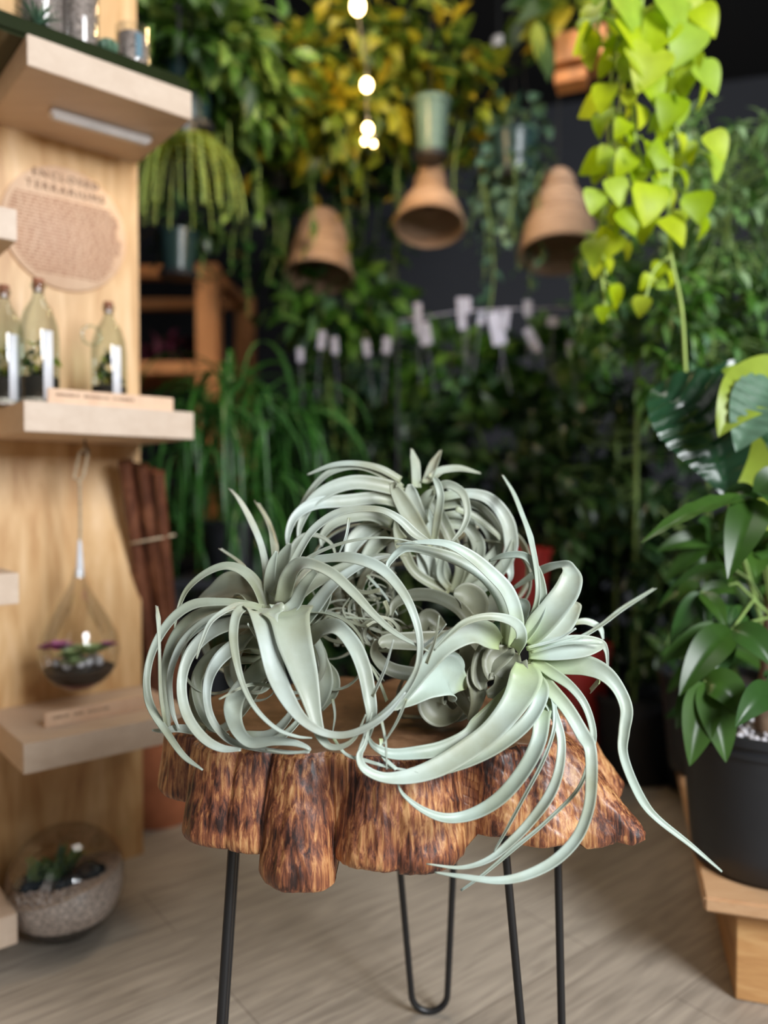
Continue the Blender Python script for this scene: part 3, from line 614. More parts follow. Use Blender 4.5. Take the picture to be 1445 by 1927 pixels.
G([(1020, 780, 14), (1090, 772, 26), (1150, 800, 22), (1168, 850, 8)], (1.03, 1.04)); G([(820, 890, 12), (960, 850, 12), (1045, 800, 6)], (.955, .95)); G([(840, 910, 10), (1000, 870, 10), (1165, 870, 5)], (.95, .945))
G([(1150, 1040, 14), (1110, 1085, 12)], (1.0, 1.02))
# overhanging front leaves
G([(830, 935, 50), (960, 965, 84), (1080, 970, 92), (1170, 1005, 76), (1235, 1075, 58), (1272, 1170, 56), (1262, 1270, 48), (1256, 1360, 42), (1290, 1470, 38), (1350, 1590, 36), (1420, 1670, 28), (1560, 1780, 20), (1706, 1903, 7)], (.965, .95, .93, .91, .90, .88), .35)
def R4(rows): return [((800+a/2.24-650)*2.408, (1300+b_/2.24-850)*2.408, w*1.075) for a, b_, w in rows]
G([(850, 945, 36), (930, 1000, 50), (1020, 1065, 40), (1085, 1150, 34), (1120, 1260, 30), (1118, 1340, 26)]+R4([(690, 300, 18), (640, 420, 14), (500, 560, 14), (380, 660, 16), (250, 770, 12), (150, 842, 8)]), (.96, .93, .91, .90, .89, .88), .4)
G([(845, 960, 40), (905, 1050, 60), (1000, 1160, 60), (1072, 1280, 60)]+R4([(695, 250, 50), (700, 380, 48), (688, 500, 44), (640, 620, 44), (545, 718, 42), (420, 780, 36), (300, 800, 28), (150, 782, 18), (40, 765, 5)]), (.96, .92, .89, .875, .86, .85, .86), .35)
G([(860, 990, 30), (920, 1130, 40)]+R4([(535, 80, 36), (572, 200, 34), (565, 330, 38), (525, 440, 42), (450, 545, 38), (370, 630, 34), (270, 710, 24), (150, 745, 14), (5, 729, 4)]), (.955, .92, .89, .88, .87, .87), .4)
G([(870, 1010, 16), (930, 1100, 16)]+R4([(545, 80, 16), (538, 180, 14), (490, 310, 14), (410, 460, 13), (340, 590, 11), (288, 680, 4)]), (.95, .91, .88, .87))
G([(880, 1120, 50)]+R4([(490, 90, 64), (478, 210, 62), (420, 330, 60), (325, 445, 56), (215, 515, 48), (100, 538, 36), (0, 508, 26), (-90, 440, 14), (-120, 380, 5)]), (.94, .90, .88, .87, .86, .87), .35)
G([(840, 1000, 44), (880, 1070, 60), (872, 1150, 58), (810, 1240, 60), (700, 1330, 56), (570, 1400, 48), (440, 1450, 30), (350, 1478, 8)], (.95, .915, .895, .88, .87), .35)
G([(760, 1080, 60), (640, 1220, 86), (560, 1290, 66), (440, 1345, 62), (330, 1365, 56), (210, 1370, 44), (130, 1335, 26), (100, 1285, 8)], (.95, .91, .89, .88, .88), .3)
G([(810, 960, 60), (815, 1040, 120), (760, 1150, 110), (660, 1270, 96), (540, 1360, 92), (420, 1430, 84), (300, 1470, 66), (180, 1478, 44), (90, 1440, 36), (62, 1380, 28), (90, 1320, 14), (120, 1180, 5)], (.955, .915, .89, .87, .86, .86, .88), .3, .3)
G([(-60, 1290, 12), (0, 1370, 12), (90, 1400, 14), (200, 1430, 10), (330, 1450, 4)], (.89, .87)); G([(160, 1300, 16), (170, 1380, 16), (230, 1440, 14)], (.89, .87))
G = xo.leaf
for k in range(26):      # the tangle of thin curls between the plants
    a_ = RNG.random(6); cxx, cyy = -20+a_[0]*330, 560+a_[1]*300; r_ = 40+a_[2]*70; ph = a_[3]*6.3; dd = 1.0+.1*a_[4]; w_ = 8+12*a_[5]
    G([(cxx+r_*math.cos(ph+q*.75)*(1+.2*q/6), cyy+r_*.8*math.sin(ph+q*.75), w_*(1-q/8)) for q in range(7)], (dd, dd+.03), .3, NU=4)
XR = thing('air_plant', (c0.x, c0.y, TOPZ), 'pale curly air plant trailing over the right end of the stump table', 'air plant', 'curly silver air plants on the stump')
x.build(M['xero_pale'], XR); xo.build(M['xero_shaded'], XR, 'shaded_inner_leaves')  # inner leaves get the darker colour that stands in for shade

# ------------------------------------------------------------------ shelf panel and shelves
UPV = Vector((0, 0, 1))
b = MB(); b.bevbox(S(.55, -.012, 1.15), EL*.55, EN*.012, (0, 0, 1.15), .001)
pan = b.build('plywood_panel', M['ply']); tag(pan, 'tall birch plywood panel that carries the shelves on the left', 'panel')
def shelf(u0, u1, z0, name_label, th=.056, depth=.28):
    b = MB(); b.bevbox(S((u0+u1)/2, depth/2, z0+th/2), EL*((u1-u0)/2), EN*(depth/2), (0, 0, th/2), .0012)
    return tag(b.build('floating_shelf', M['shelf']), name_label, 'shelf', 'pale floating shelves on the plywood panel')
SH1 = shelf(0, .32, 1.640, 'pale floating shelf, topmost, with a white lamp under it')
SH2 = shelf(0, .333, .980, 'pale floating shelf that holds the corked glass bottles')
SH3 = shelf(-.0, .341, .352, 'pale floating shelf with an engraved strip, under the hanging teardrop terrarium')
shelf(.341, .66, 1.320, 'pale shelf end at the left edge, beside the round engraved sign')
shelf(.345, .66, .667, 'pale shelf end at the left edge, beside the hanging teardrop terrarium')
shelf(.355, .66, .045, 'pale shelf end at the bottom left corner, beside the round glass bowl')
# lamp bar under the top shelf: on the underside plane z = 1.64
la, lb = on_z(93, 207, 1.638), on_z(282, 262, 1.638)
lamp = thing('shelf_lamp', (la+lb)/2, 'slim white lamp bar fixed under the topmost shelf', 'lamp')
d = (lb-la).normalized(); pd = Vector((-d.y, d.x, 0))
b = MB(); b.bevbox((la+lb)/2-UPV*.006, (lb-la)/2, pd*.014, (0, 0, .007), .004); b.build('housing', M['lamp_white'], lamp)
b = MB(); b.bevbox((la+lb)/2-UPV*.0135, (lb-la)/2*.93, pd*.008, (0, 0, .0015), .001); b.build('diffuser', M['white'], lamp)
# small gold screws low on the panel
for px, py in ((222, 1567), (236, 1561)):
    b = MB(); b.lathe(on_s(px, py, .0), [(0, .003), (.003, .0025), (.004, 0)], 12, EN)
    tag(b.build('brass_screw', plain('brass', (.6, .45, .2), .3, metal=1)), 'small brass screw low on the plywood panel by the bowl', 'screw', 'brass screws in the plywood')
# round engraved sign
sc_ = on_s(125, 432, .006); sg = thing('round_sign', sc_, 'round engraved wooden sign about enclosed terrariums, above the corked bottles', 'sign')
RS = .134
b = MB(); b.capb = b.capt = True; b.lathe(sc_-EN*.006, [(RS, 0), (RS, .007), (RS-.001, .008), (0, .008)], 96, EN); b.build('disc', M['sign'], sg)
SX = -EL     # reading direction
def text(body, c, size, mat, parent, name='lettering', spacing=1.0, rot=0, depth=.0006):
    cu = bpy.data.curves.new(name, 'FONT'); cu.body = body; cu.size = size; cu.align_x = 'CENTER'; cu.align_y = 'CENTER'; cu.extrude = depth; cu.space_character = spacing; cu.resolution_u = 2
    o = bpy.data.objects.new(name, cu); COL.objects.link(o); cu.materials.append(mat)
    from mathutils import Matrix
    mw = Matrix((( SX.x, 0, EN.x, c.x), (SX.y, 0, EN.y, c.y), (SX.z, 1, EN.z, c.z), (0, 0, 0, 1)))
    o.matrix_world = mw; dg = bpy.context.evaluated_depsgraph_get(); me = bpy.data.meshes.new_from_object(o.evaluated_get(dg)); bpy.data.objects.remove(o)
    q = bpy.data.objects.new(name, me); COL.objects.link(q); q.parent = parent; q.matrix_parent_inverse = parent.matrix_world.inverted(); q.matrix_world = mw
    if not me.materials: me.materials.append(mat)
    return q
bpy.context.view_layer.update()
text('ENCLOSED', sc_+EN*.0032+UPV*.108, .023, M['engraving'], sg, spacing=1.35)
text('TERRARIUMS', sc_+EN*.0032+UPV*.082, .023, M['engraving'], sg, spacing=1.35)
b = MB()
rr = random.Random(4)
for k in range(23):     # lines of engraving too small to read
    z = .060-k*.0073; hw = math.sqrt(max(0, (RS-.012)**2-z*z)); q = -hw
    while q < hw-.008:
        wl = rr.uniform(.006, .020); e = min(q+wl, hw); b.box(sc_+EN*.0025+SX*((q+e)/2)+UPV*z, SX*((e-q)/2), EN*.0004, UPV*.0019); q = e+.0035
b.build('fine_print', M['engraving_fine'], sg, False)
def strip(a, c, h, s, words, label, th=.006, pos=0):
    """engraved strip standing on a shelf, from pixel-ray a to c on the plane s"""
    m = (a+c)/2; o = thing('sign_strip', m, label, 'sign'); b = MB(); b.bevbox(m+UPV*(h/2), (c-a)/2, EN*(th/2), (0, 0, h/2), .0008); b.build('board', M['sign'], o)
    bpy.context.view_layer.update()
    L_ = (c-a).length; rr = random.Random(int(L_*1e4)); b = MB()
    q = -L_*.44
    for nw in words:       # worn capitals: one small upright mark each
        for k in range(nw):
            w_ = .0034; b.box(m+UPV*(h*.60)+SX*(q+w_/2)+EN*(th/2+.0002), SX*(w_*.42), EN*.0003, UPV*.0007)
            b.box(m+UPV*(h*.60)+SX*(q+w_/2-.0010)+EN*(th/2+.0002), SX*.0005, EN*.0003, UPV*.0032)
            if rr.random() < .6: b.box(m+UPV*(h*.60)+SX*(q+w_/2+.0010)+EN*(th/2+.0002), SX*.0005, EN*.0003, UPV*.0032)
            q += w_*1.42
        q += .008
    b.build('engraved_line', M['engraving'], o, False); return o
def sh_on(px, s, z): 
    p = on_s(px, 900, s); return Vector((p.x, p.y, z))
strip(sh_on(91, .262, 1.0362), sh_on(326, .262, 1.0362), .028, .262, (9, 10, 9), 'engraved wooden strip standing before the corked bottles')
strip(sh_on(78, .20, .4082), sh_on(300, .20, .4082), .029, .2, (7, 4, 9), 'engraved wooden strip on the shelf under the teardrop terrarium')

# ------------------------------------------------------------------ glass and terrariums
def rosette(fo, c, R, n=14, w=.45):
    for k in range(n):
        a = k*2.4; t = k/n; d = Vector((math.cos(a), math.sin(a), .25+1.3*(1-t))); fo.leaf(Vector(c), d, (0, 0, 1), R*(.5+.5*t), 'lance', w, .1, .4, 4)
def bottle(px, py_top, s, R, zt, label, hand, seed, name='corked_bottle'):
    c = sh_on(px, s, 1.0372); H = zt-1.0372; o = thing(name, c, label, 'bottle', 'glass bottle terrariums on the middle shelf')
    pr = [(0, .002), (R*.9, .002), (R, .010), (R, H*.55), (R*.93, H*.66), (R*.68, H*.78), (R*.36, H*.86), (R*.28, H*.90), (R*.28, H*.955), (R*.36, H*.96), (R*.36, H*.985), (R*.3, H)]
    b = MB(); b.lathe(c, pr, 40); b.build('glass_body', M['glass_green'], o)
    b = MB(); b.capt = True; b.lathe(c, [(0, .004), (R*.94, .005), (R*.95, H*.24), (0, H*.27)], 30); b.build('soil_layer', M['soil'], o)
    b = MB(); b.lathe(c, [(0, .0035), (R*.955, .0045), (R*.955, H*.07)], 30); b.build('gravel_layer', M['gravel'], o)
    f = Foliage(); cloud(f, c+UPV*H*.38, (R*.6, R*.6, H*.14), 60, R*.55, 'ovate', .6, .4, nseg=4); f.build('moss_and_leaves', M['lf_olive'], o)
    b = MB(); b.capt = b.capb = True; b.lathe(c+UPV*H*.93, [(R*.25, 0), (R*.28, H*.10), (0, H*.102)], 20); b.build('cork', M['cork'], o)
    if hand:
        b = MB(); hc = c+EL*(R*1.0)+UPV*(H*.70); b.tube([hc+EL*(R*.55*math.cos(t))+UPV*(R*.55*math.sin(t)) for t in [2*PI*k/20 for k in range(21)]], .0028, 8); b.build('handle', M['glass_green'], o)
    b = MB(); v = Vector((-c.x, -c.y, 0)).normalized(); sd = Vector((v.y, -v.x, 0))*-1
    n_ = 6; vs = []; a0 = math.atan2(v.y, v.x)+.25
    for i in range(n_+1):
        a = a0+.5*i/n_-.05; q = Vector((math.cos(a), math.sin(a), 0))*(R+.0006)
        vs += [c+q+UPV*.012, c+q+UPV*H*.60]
    b.add(vs, [(2*i, 2*i+1, 2*i+3, 2*i+2) for i in range(n_)]); q = b.build('label_or_glint', M['white'], o); md = q.modifiers.new('t', 'SOLIDIFY'); md.thickness = .0003; md.offset = 1  # white strip modelled in place of a window reflection on the glass
    b = MB(); b.blob(c+UPV*H*.93+v*R*.42, .0045, 1, .1, 2); b.build('glass_bead', M['lamp_white'], o)
    return o
bottle(76, 540, .15, .0385, 1.285, 'corked glass bottle terrarium with a tall white strip for a window reflection, left of the handled one', False, 1)
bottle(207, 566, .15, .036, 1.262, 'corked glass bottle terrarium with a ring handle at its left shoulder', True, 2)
bottle(12, 560, .11, .036, 1.272, 'corked glass bottle at the left edge, behind the tall white-striped one', False, 3)
for px, s, z, R, lb_ in ((128, .12, 1.0372, .017, 'tiny glass jar with green sprigs between the two corked bottles, the left one'), (152, .16, 1.0372, .015, 'tiny glass jar with green sprigs between the two corked bottles, the right one'), (244, .12, 1.0372, .016, 'tiny glass jar of brown gravel right of the handled bottle')):
    c = sh_on(px, s, z); o = thing('small_jar', c, lb_, 'jar', 'tiny jars on the middle shelf'); b = MB(); b.lathe(c, [(0, .001), (R, .002), (R, R*1.8), (R*.8, R*2.3), (R*.8, R*2.6)], 24); b.build('glass_body', M['glass'], o)
    b = MB(); b.capt = True; b.lathe(c, [(0, .002), (R*.9, .003), (R*.9, R*.9)], 20); b.build('gravel_fill', M['mottle'], o)
    f = Foliage(); cloud(f, c+UPV*R*1.6, (R*.7, R*.7, R*.8), 22, R*.9, nseg=4); f.build('sprigs', M['lf_mid'], o)

# tray and vases on the top shelf
tz = 1.6965
tc_ = S(.19, .14, tz+.018); tr_ = MB(); tr_.bevbox(tc_, EL*.195, EN*.125, (0, 0, .018), .006)
tag(tr_.build('display_tray', M['tray']), 'dark olive glass tray on the topmost shelf under the gravel vases', 'tray')
vz = tz+.0365
def vase(px, s, R, H, label, fill, plant=None, mat='glass'):
    c = sh_on(px, s, vz); o = thing('glass_vase', c, label, 'vase', 'gravel-filled vases on the tray'); b = MB(); b.lathe(c, [(0, .001), (R*.92, .001), (R, .008), (R, H), (R-.002, H), (R-.002, .01)], 40); b.build('glass_body', M[mat], o)
    b = MB(); b.capt = True; b.lathe(c, [(0, .003), (R*.9, .004), (R*.93, .012), (R*.93, H*.8), (0, H*.83)], 30); b.build('gravel_fill', M[fill], o); return o, c
o, c = vase(86, .17, .048, .16, 'largest glass vase of mottled pebbles at the left end of the dark tray', 'mottle')
o, c = vase(160, .19, .036, .15, 'tall cylinder vase of grey gravel in the middle of the dark tray', 'mottle')
o, c = vase(257, .215, .034, .082, 'short glass cup of gravel with a blue label, right end of the tray', 'mottle')
b = MB(); v = Vector((-c.x, -c.y, 0)).normalized(); a0 = math.atan2(v.y, v.x)
vs = []; 
for i in range(7): a = a0+.15+.4*i/6; q = Vector((math.cos(a), math.sin(a), 0))*.0346; vs += [c+q+UPV*.012, c+q+UPV*.06]
b.add(vs, [(2*i, 2*i+1, 2*i+3, 2*i+2) for i in range(6)]); b.build('label_or_glint', plain('blue_label', (.10, .19, .24), .6), o)
ap = sh_on(80, .245, vz); o = thing('small_air_plant', ap, 'small dark green spiky air plant on the tray before the largest vase', 'air plant'); f = Foliage()
for k in range(26): a = k*2.4; f.leaf(ap, (math.cos(a), math.sin(a), .7+1.2*random.random()), (0, 0, 1), .055, 'strap', .12, .4, .4, 6)
f.build('foliage', M['lf_grey'], o)
cc = sh_on(211, .235, vz); o = thing('small_cactus', cc, 'small round ribbed cactus on the dark tray beside the short cup', 'cactus'); b = MB(); n = 48; vs = []
for i in range(9):
    t = PI*i/8*.85+.1
    for k in range(n): rr_ = .019*math.sin(t)*(1+.12*math.cos(10*2*PI*k/n)); vs.append(cc+Vector((rr_*math.cos(2*PI*k/n), rr_*math.sin(2*PI*k/n), .016-.016*math.cos(t+.1))))
b.add(vs, [(i*n+k, i*n+(k+1) % n, (i+1)*n+(k+1) % n, (i+1)*n+k) for i in range(8) for k in range(n)]); b.build('body', M['lf_grey'], o)
tp = sh_on(208, .195, vz); b = MB(); rim_pot(b, tp, .014, .011, .042); tag(b.build('clay_pot', M['terracotta']), 'little terracotta pot on the dark tray behind the ribbed cactus', 'pot')

# hanging teardrop terrarium
s_t = .14; tcn = on_s(149, 1225, s_t); RT = 74/F*tcn.y*1.0; td = thing('teardrop_terrarium', tcn, 'clear glass teardrop terrarium hanging on a jute rope below the bottle shelf', 'terrarium')
ztop = on_s(149, 1075, s_t).z-tcn.z
pr = [(0.002, -RT*1.02), (RT*.35, -RT*.97), (RT*.7, -RT*.74), (RT*.93, -RT*.38), (RT*1.0, 0), (RT*.93, RT*.4), (RT*.72, RT*.86), (RT*.42, RT*1.35), (RT*.2, ztop*.86), (RT*.14, ztop*.95), (RT*.10, ztop+.004)]
b = MB(); b.lathe(tcn, pr, 48); g_ = b.build('glass_body', M['glass'], td)
b = MB(); b.capt = True; b.lathe(tcn, [(.001, -RT*.96), (RT*.35, -RT*.90), (RT*.60, -RT*.76)], 36); b.build('pink_sand_layer', plain('pink_sand', (.35, .18, .20), .9, var=.2), td)
b = MB(); b.capt = True; b.lathe(tcn, [(RT*.58, -RT*.77), (RT*.78, -RT*.58), (RT*.86, -RT*.42)], 36); b.build('soil_layer', M['soil'], td)
b = MB()
for k in range(16): a = 2.4*k; r_ = RT*.6*math.sqrt((k+1)/16); b.blob(tcn+Vector((r_*math.cos(a), r_*math.sin(a), -RT*.24)), RT*.13, k, .3, 1)
b.build('white_pebbles', M['white_gravel'], td)
f = Foliage()
for dx, dy, dz, r_ in ((.05, -.5, -.02, .36), (.5, -.45, .06, .42), (.12, -.62, -.16, .30), (-.15, -.1, .05, .3), (.2, 0, .05, .3)): rosette(f, tcn+Vector((dx*RT, dy*RT, dz*RT-.006)), r_*RT*1.4, 26, .7)
f.build('green_rosettes', plain('bright_rosette', (.38, .48, .22), .5, var=.3), td)
f = Foliage()
for dx, dy, dz, r_ in ((-.45, -.2, .05, .3), (-.75, -.2, .05, .2), (.75, -.1, .1, .2)): rosette(f, tcn+Vector((dx*RT, dy*RT, dz*RT)), r_*RT*1.7, 24, .7)
tag(f.build('pink_rosettes', plain('pink_rosette', (.50, .16, .34), .5, var=.4), td), kind='stuff')
hk = on_s(160, 845, s_t); hk.z = .979
b = MB(); p1 = on_s(150, 905, s_t); p2 = on_s(150, 1075, s_t)
b.tube([p2+UPV*-.004, p1.lerp(p2, .5)+Vector((.001, 0, 0)), p1, p1+Vector((.008, 0, .01)), hk+Vector((.006, 0, -.03)), hk+Vector((0, 0, -.018)), hk+Vector((-.012, 0, -.028)), p1+Vector((-.012, 0, .006)), p1], .0032, 8); b.build('jute_rope', M['rope'], td)
b = MB(); b.tube([p2+Vector((.0, 0, -.012)), p2.lerp(p1, .15), p2.lerp(p1, .35)], [.009, .006, .0035], 10); b.build('white_wrapping', M['white'], td)
b = MB(); b.tube([hk, hk-UPV*.014, hk+Vector((.008, 0, -.024)), hk+Vector((.0, 0, -.032)), hk+Vector((-.008, 0, -.026))], .0022, 8); tag(b.build('steel_hook', M['black_metal']), 'small steel hook screwed under the bottle shelf', 'hook')

# round bowl on the floor
bc = at(124, 1640, 1.50); RB = 107/F*1.5; bc.z = RB*.93
bw = thing('bowl_terrarium', (bc.x, bc.y, 0), 'large round clear glass bowl of layered gravel and succulents on the floor', 'terrarium')
tl = Vector((.22, -.10, 1)).normalized()
b = MB(); pr = []
for i in range(25): t = PI*(.12+.70*i/24); pr.append((RB*math.sin(t), -RB*math.cos(t)))
pr = [(0, -RB*.93)]+[(r, max(z, -RB*.93)) for r, z in pr]; b.lathe(bc, pr, 64, (0, 0, 1)); b.build('glass_body', M['glass'], bw)
def bowl_layer(name, z0, z1, mat, tiltx=.0, k=.97):
    b = MB(); n = 48; vs = []; rings = 6
    for j in range(rings+1):
        for q in range(n):
            a = 2*PI*q/n; z = z0+(z1-z0)*j/rings+tiltx*RB*math.cos(a)*(1 if j == rings else (j/rings))
            z = max(-.93*RB, min(.8*RB, z)); r = math.sqrt(max(0, (RB*k)**2-z*z)); vs.append(bc+Vector((r*math.cos(a), r*math.sin(a), z)))
    fs = [(j*n+q, j*n+(q+1) % n, (j+1)*n+(q+1) % n, (j+1)*n+q) for j in range(rings) for q in range(n)]+[tuple(rings*n+q for q in range(n))]+[tuple(range(n))[::-1]]
    b.add(vs, fs); return b.build(name, mat, bw)
bowl_layer('dark_pebble_layer', -.92*RB, -.52*RB, plain('dark_pebbles', (.09, .075, .065), .7, var=.6, scale=110, bump=.8), .18, .962)
bowl_layer('pale_gravel_layer', -.53*RB, .02*RB, M['gravel'], .24, .966)
b = MB(); rr = random.Random(9)
for k in range(260):
    a = rr.random()*6.28; r_ = RB*.86*math.sqrt(rr.random()); q = Vector((r_*math.cos(a), r_*math.sin(a), .02*RB+.20*r_*math.cos(a)+.002)); b.blob(bc+q, rr.uniform(.003, .006), k, .3, 1)
b.build('loose_gravel', M['gravel'], bw)
b = MB()
for dx, dy, r_ in ((-.62, -.1, .22), (-.5, .2, .2), (.35, .1, .22), (.5, -.05, .2), (.2, -.2, .16), (.05, -.35, .12)): b.blob(bc+Vector((dx*RB, dy*RB, .10*RB+.2*dx*RB)), r_*RB, int(dx*50), .35, 2, (1.2, 1, .7))
b.build('dark_stones', plain('blue_black_stone', (.03, .04, .05), .25, var=.4), bw)
f = Foliage(); rr = random.Random(3)
for k in range(46): q = bc+Vector((RB*rr.uniform(-.55, .05), RB*rr.uniform(-.3, .2), RB*.12)); f.leaf(q, (rr.uniform(-.7, .7), rr.uniform(-.7, .3), rr.uniform(.5, 1.4)), (0, -.5, 1), RB*rr.uniform(.25, .5), 'ovate', .4, .2, .3, 4)
for k in range(8): q = bc+Vector((RB*.05, 0, RB*.18)); f.leaf(q, (rr.uniform(.1, .7), rr.uniform(-.4, .3), 1), (0, -.5, 1), RB*.45, 'lance', .35, .2, .3, 4)
f.build('succulents', M['succ'], bw)

# bamboo poles in a terracotta pot behind the panel
tpc = at(300, 1500, 2.05); tpc.z = 0
pt = tag((lambda b: (rim_pot(b, tpc, .115, .093, .25, .014), b.build('terracotta_pot', M['terracotta']))[1])(MB()), 'terracotta pot on the floor behind the plywood panel, bamboo poles standing in it', 'pot')
b0 = [(236, 868, .017), (252, 874, .014), (268, 876, .015), (284, 884, .016), (298, 888, .013)]
for k, (px, py, r_) in enumerate(b0):
    t_ = at(px, py, 1.72+.02*(k % 2)); f_ = tpc+Vector((.018+.012*k, .02*((k % 3)-1)-.02, .20)); b = MB(); n = 26; pts = [f_.lerp(t_, i/n) for i in range(n+1)]; rad = [r_*(1.10 if i % 5 == 2 else 1) for i in range(n+1)]
    b.tube(pts, rad, 14); tag(b.build('bamboo_pole', M['bamboo']), 'dark reddish bamboo pole leaning in the bundle behind the plywood panel', 'bamboo pole', 'bamboo poles in the terracotta pot')
b = MB(); q0 = at(286, 1015, 1.80); b.tube([q0+Vector((.052*math.cos(t), .036*math.sin(t), .01*math.cos(t))) for t in [2*PI*k/24 for k in range(25)]], .003, 8); tag(b.build('binding_cord', M['rope']), 'thin cord bound round the bamboo poles', 'cord')

# ------------------------------------------------------------------ bench and pot at the right
BX = Vector((math.cos(math.radians(-17)), math.sin(math.radians(-17)), 0)); BY = Vector((-BX.y, BX.x, 0))
bo = Vector((.537, 1.275, 0)); bench = thing('plant_bench', bo, 'low pine bench with a plank top and box front at the right edge', 'bench')
b = MB(); b.bevbox(bo+BX*.45+BY*.42+UPV*.178, BX*.45, BY*.42, (0, 0, .013), .004); b.build('plank_top', M['pine_top'], bench)
b = MB(); b.bevbox(bo+BX*.48+BY*.42+UPV*.0825, BX*.425, BY*.38, (0, 0, .0815), .002); b.build('box_front', M['pine'], bench)
pc = Vector((.705, 1.405, .1915))
def nursery(c, rt, rb, h, label, name='nursery_pot', mat='black_plastic', rims=2):
    o = thing(name, c, label, 'pot'); b = MB()
    pr = [(0, .0), (rb-.01, 0), (rb, .006)]+[(rb+(rt-rb)*q, h*.86*q) for q in (.2, .4, .6, .8, 1)]+[(rt+.004, h*.865), (rt+.004, h*.90), (rt+.001, h*.905), (rt+.001, h*.94), (rt+.007, h*.945), (rt+.007, h), (rt-.003, h), (rt-.004, h*.9)]
    b.lathe(c, pr, 56); b.build('pot_body', M[mat], o)
    b = MB(); b.capt = True; b.lathe(c, [(0, h*.80), (rt*.95, h*.80), (rt*.96, h*.90), (0, h*.915)], 40); b.build('potting_mix', M['soil'], o); return o
np_ = nursery(pc, .148, .128, .262, 'large black nursery pot on the pine bench holding the money tree')
b = MB(); rr = random.Random(1)
for k in range(220): a = rr.random()*6.28; r_ = .135*math.sqrt(rr.random()); b.blob(pc+Vector((r_*math.cos(a), r_*math.sin(a), .241)), rr.uniform(.003, .008), k, .3, 1)
b.build('perlite', M['white_gravel'], np_)
b = MB(); hc = pc+Vector((-.04, -.128, .045)); b.lathe(hc, [(.0, .004), (.009, .003), (.011, 0)], 16, (-.3, -1, 0)); b.build('drain_hole', M['cord'], np_)
nursery(Vector((.80, 1.86, .1915)), .12, .10, .24, 'black nursery pot at the back of the pine bench, behind the largest pot')
for i, (px, Y, h, lb_) in enumerate(((1205, 2.50, .27, 'black nursery pot on the floor just right of the stump table'), (1120, 2.75, .25, 'black nursery pot on the floor partly hidden by the trailing leaves'), (1290, 2.9, .3, 'black nursery pot on the floor in the shade behind the bench'))):
    q = at(px, 1300, Y); q.z = 0; nursery(q, .135, .115, h, lb_)


# ------------------------------------------------------------------ money tree and big-leaved plant, right foreground
def A6(X, Y): return (880+X/2.557, 850+Y/2.557)
mt = thing('money_tree', (pc.x, pc.y, pc.z+.24), 'money tree with palm-shaped glossy leaves growing in the largest black pot', 'plant')
fv, ff = [], []
def lf(n0, tip, w, d0, d1, bow=.015, fold=.3, face=(0, -1, .45), **kw):
    b_ = at(*n0, d0); t_ = at(*tip, d1); bigleaf(fv, ff, b_, t_, w*.8/F*d1, (0, -bow*.4, bow), face, 14, fold, **kw)
NA_ = A6(1385, 225); NA2 = A6(1370, 480); NB = A6(1270, 860); NC = A6(1140, 1110); ND = A6(1120, 680)
lf(NA_, A6(835, 440), 56, 1.30, 1.22, .02, .25, (0, -.5, 1), ridge=1); lf(NA_, A6(1252, 612), 96, 1.30, 1.20, .02, .35, (-.3, -1, .4)); lf(NA_, A6(1215, 240), 40, 1.32, 1.36); lf(NA_, A6(1440, 130), 40, 1.32, 1.36); lf(NA_, A6(1500, 300), 60, 1.3, 1.22); lf(NA_, A6(1520, 120), 60, 1.3, 1.3)
lf(NA2, A6(1385, 605), 64, 1.34, 1.28, .01); lf(NA2, A6(1500, 440), 40, 1.34, 1.30); lf(NA2, A6(1240, 500), 34, 1.36, 1.4); lf(NA2, A6(1480, 580), 60, 1.34, 1.3)
lf(NB, A6(1018, 1175), 84, 1.30, 1.22, .02, .35, (-.5, -1, .3)); lf(NB, A6(930, 1015), 58, 1.32, 1.3); lf(NB, A6(1470, 1040), 80, 1.30, 1.24); lf(NB, A6(1165, 1120), 50, 1.31, 1.28, 0); lf(NB, A6(1330, 780), 40, 1.32, 1.36); lf(NB, A6(1240, 740), 30, 1.32, 1.36)
lf(NC, A6(1068, 1512), 90, 1.26, 1.20, .01); lf(NC, A6(1242, 1495), 92, 1.26, 1.20, .01); lf(NC, A6(1003, 1335), 70, 1.27, 1.26, .01); lf(NC, A6(1330, 1290), 86, 1.26, 1.22, .02); lf(NC, A6(1160, 1400), 80, 1.28, 1.27, 0)
lf(ND, A6(1242, 850), 46, 1.36, 1.30, .01); lf(ND, A6(1282, 680), 34, 1.36, 1.38, .01); lf(ND, A6(970, 935), 42, 1.36, 1.36, .015); lf(ND, A6(1005, 720), 50, 1.37, 1.4, .01); lf(ND, A6(1150, 862), 40, 1.36, 1.34, .005)
lf(A6(1460, 1165), A6(1288, 1325), 70, 1.22, 1.16, .02); lf(A6(1460, 1165), A6(1430, 1090), 40, 1.25, 1.25)
lf(A6(1250, 545), A6(915, 755), 44, 1.42, 1.40, .02, .2, (0, -.5, 1)); 
rr = random.Random(12)
for q in range(9):      # leaves on the far side of the crown
    nd = (rr.uniform(1330, 1560), rr.uniform(900, 1350)); dd = rr.uniform(1.46, 1.62)
    for k in range(6): a = k*1.05+rr.random(); lf(nd, (nd[0]+105*math.cos(a), nd[1]+75*math.sin(a)+30), 42, dd, dd+.05*math.sin(a), .015)
mesh('foliage', fv, ff, M['lf_money'], mt)
b = MB(); tb = pc+Vector((.0, .0, .23)); tk = at(1450, 1300, 1.44)
b.tube([tb, tb+Vector((-.008, 0, .05)), tb+Vector((0, 0, .12)), tb+Vector((0.005, 0, .30))], [.022, .018, .015, .010], 12); b.build('trunk', M['bark'], mt)
b = MB(); tt = tb+Vector((0.005, 0, .22))
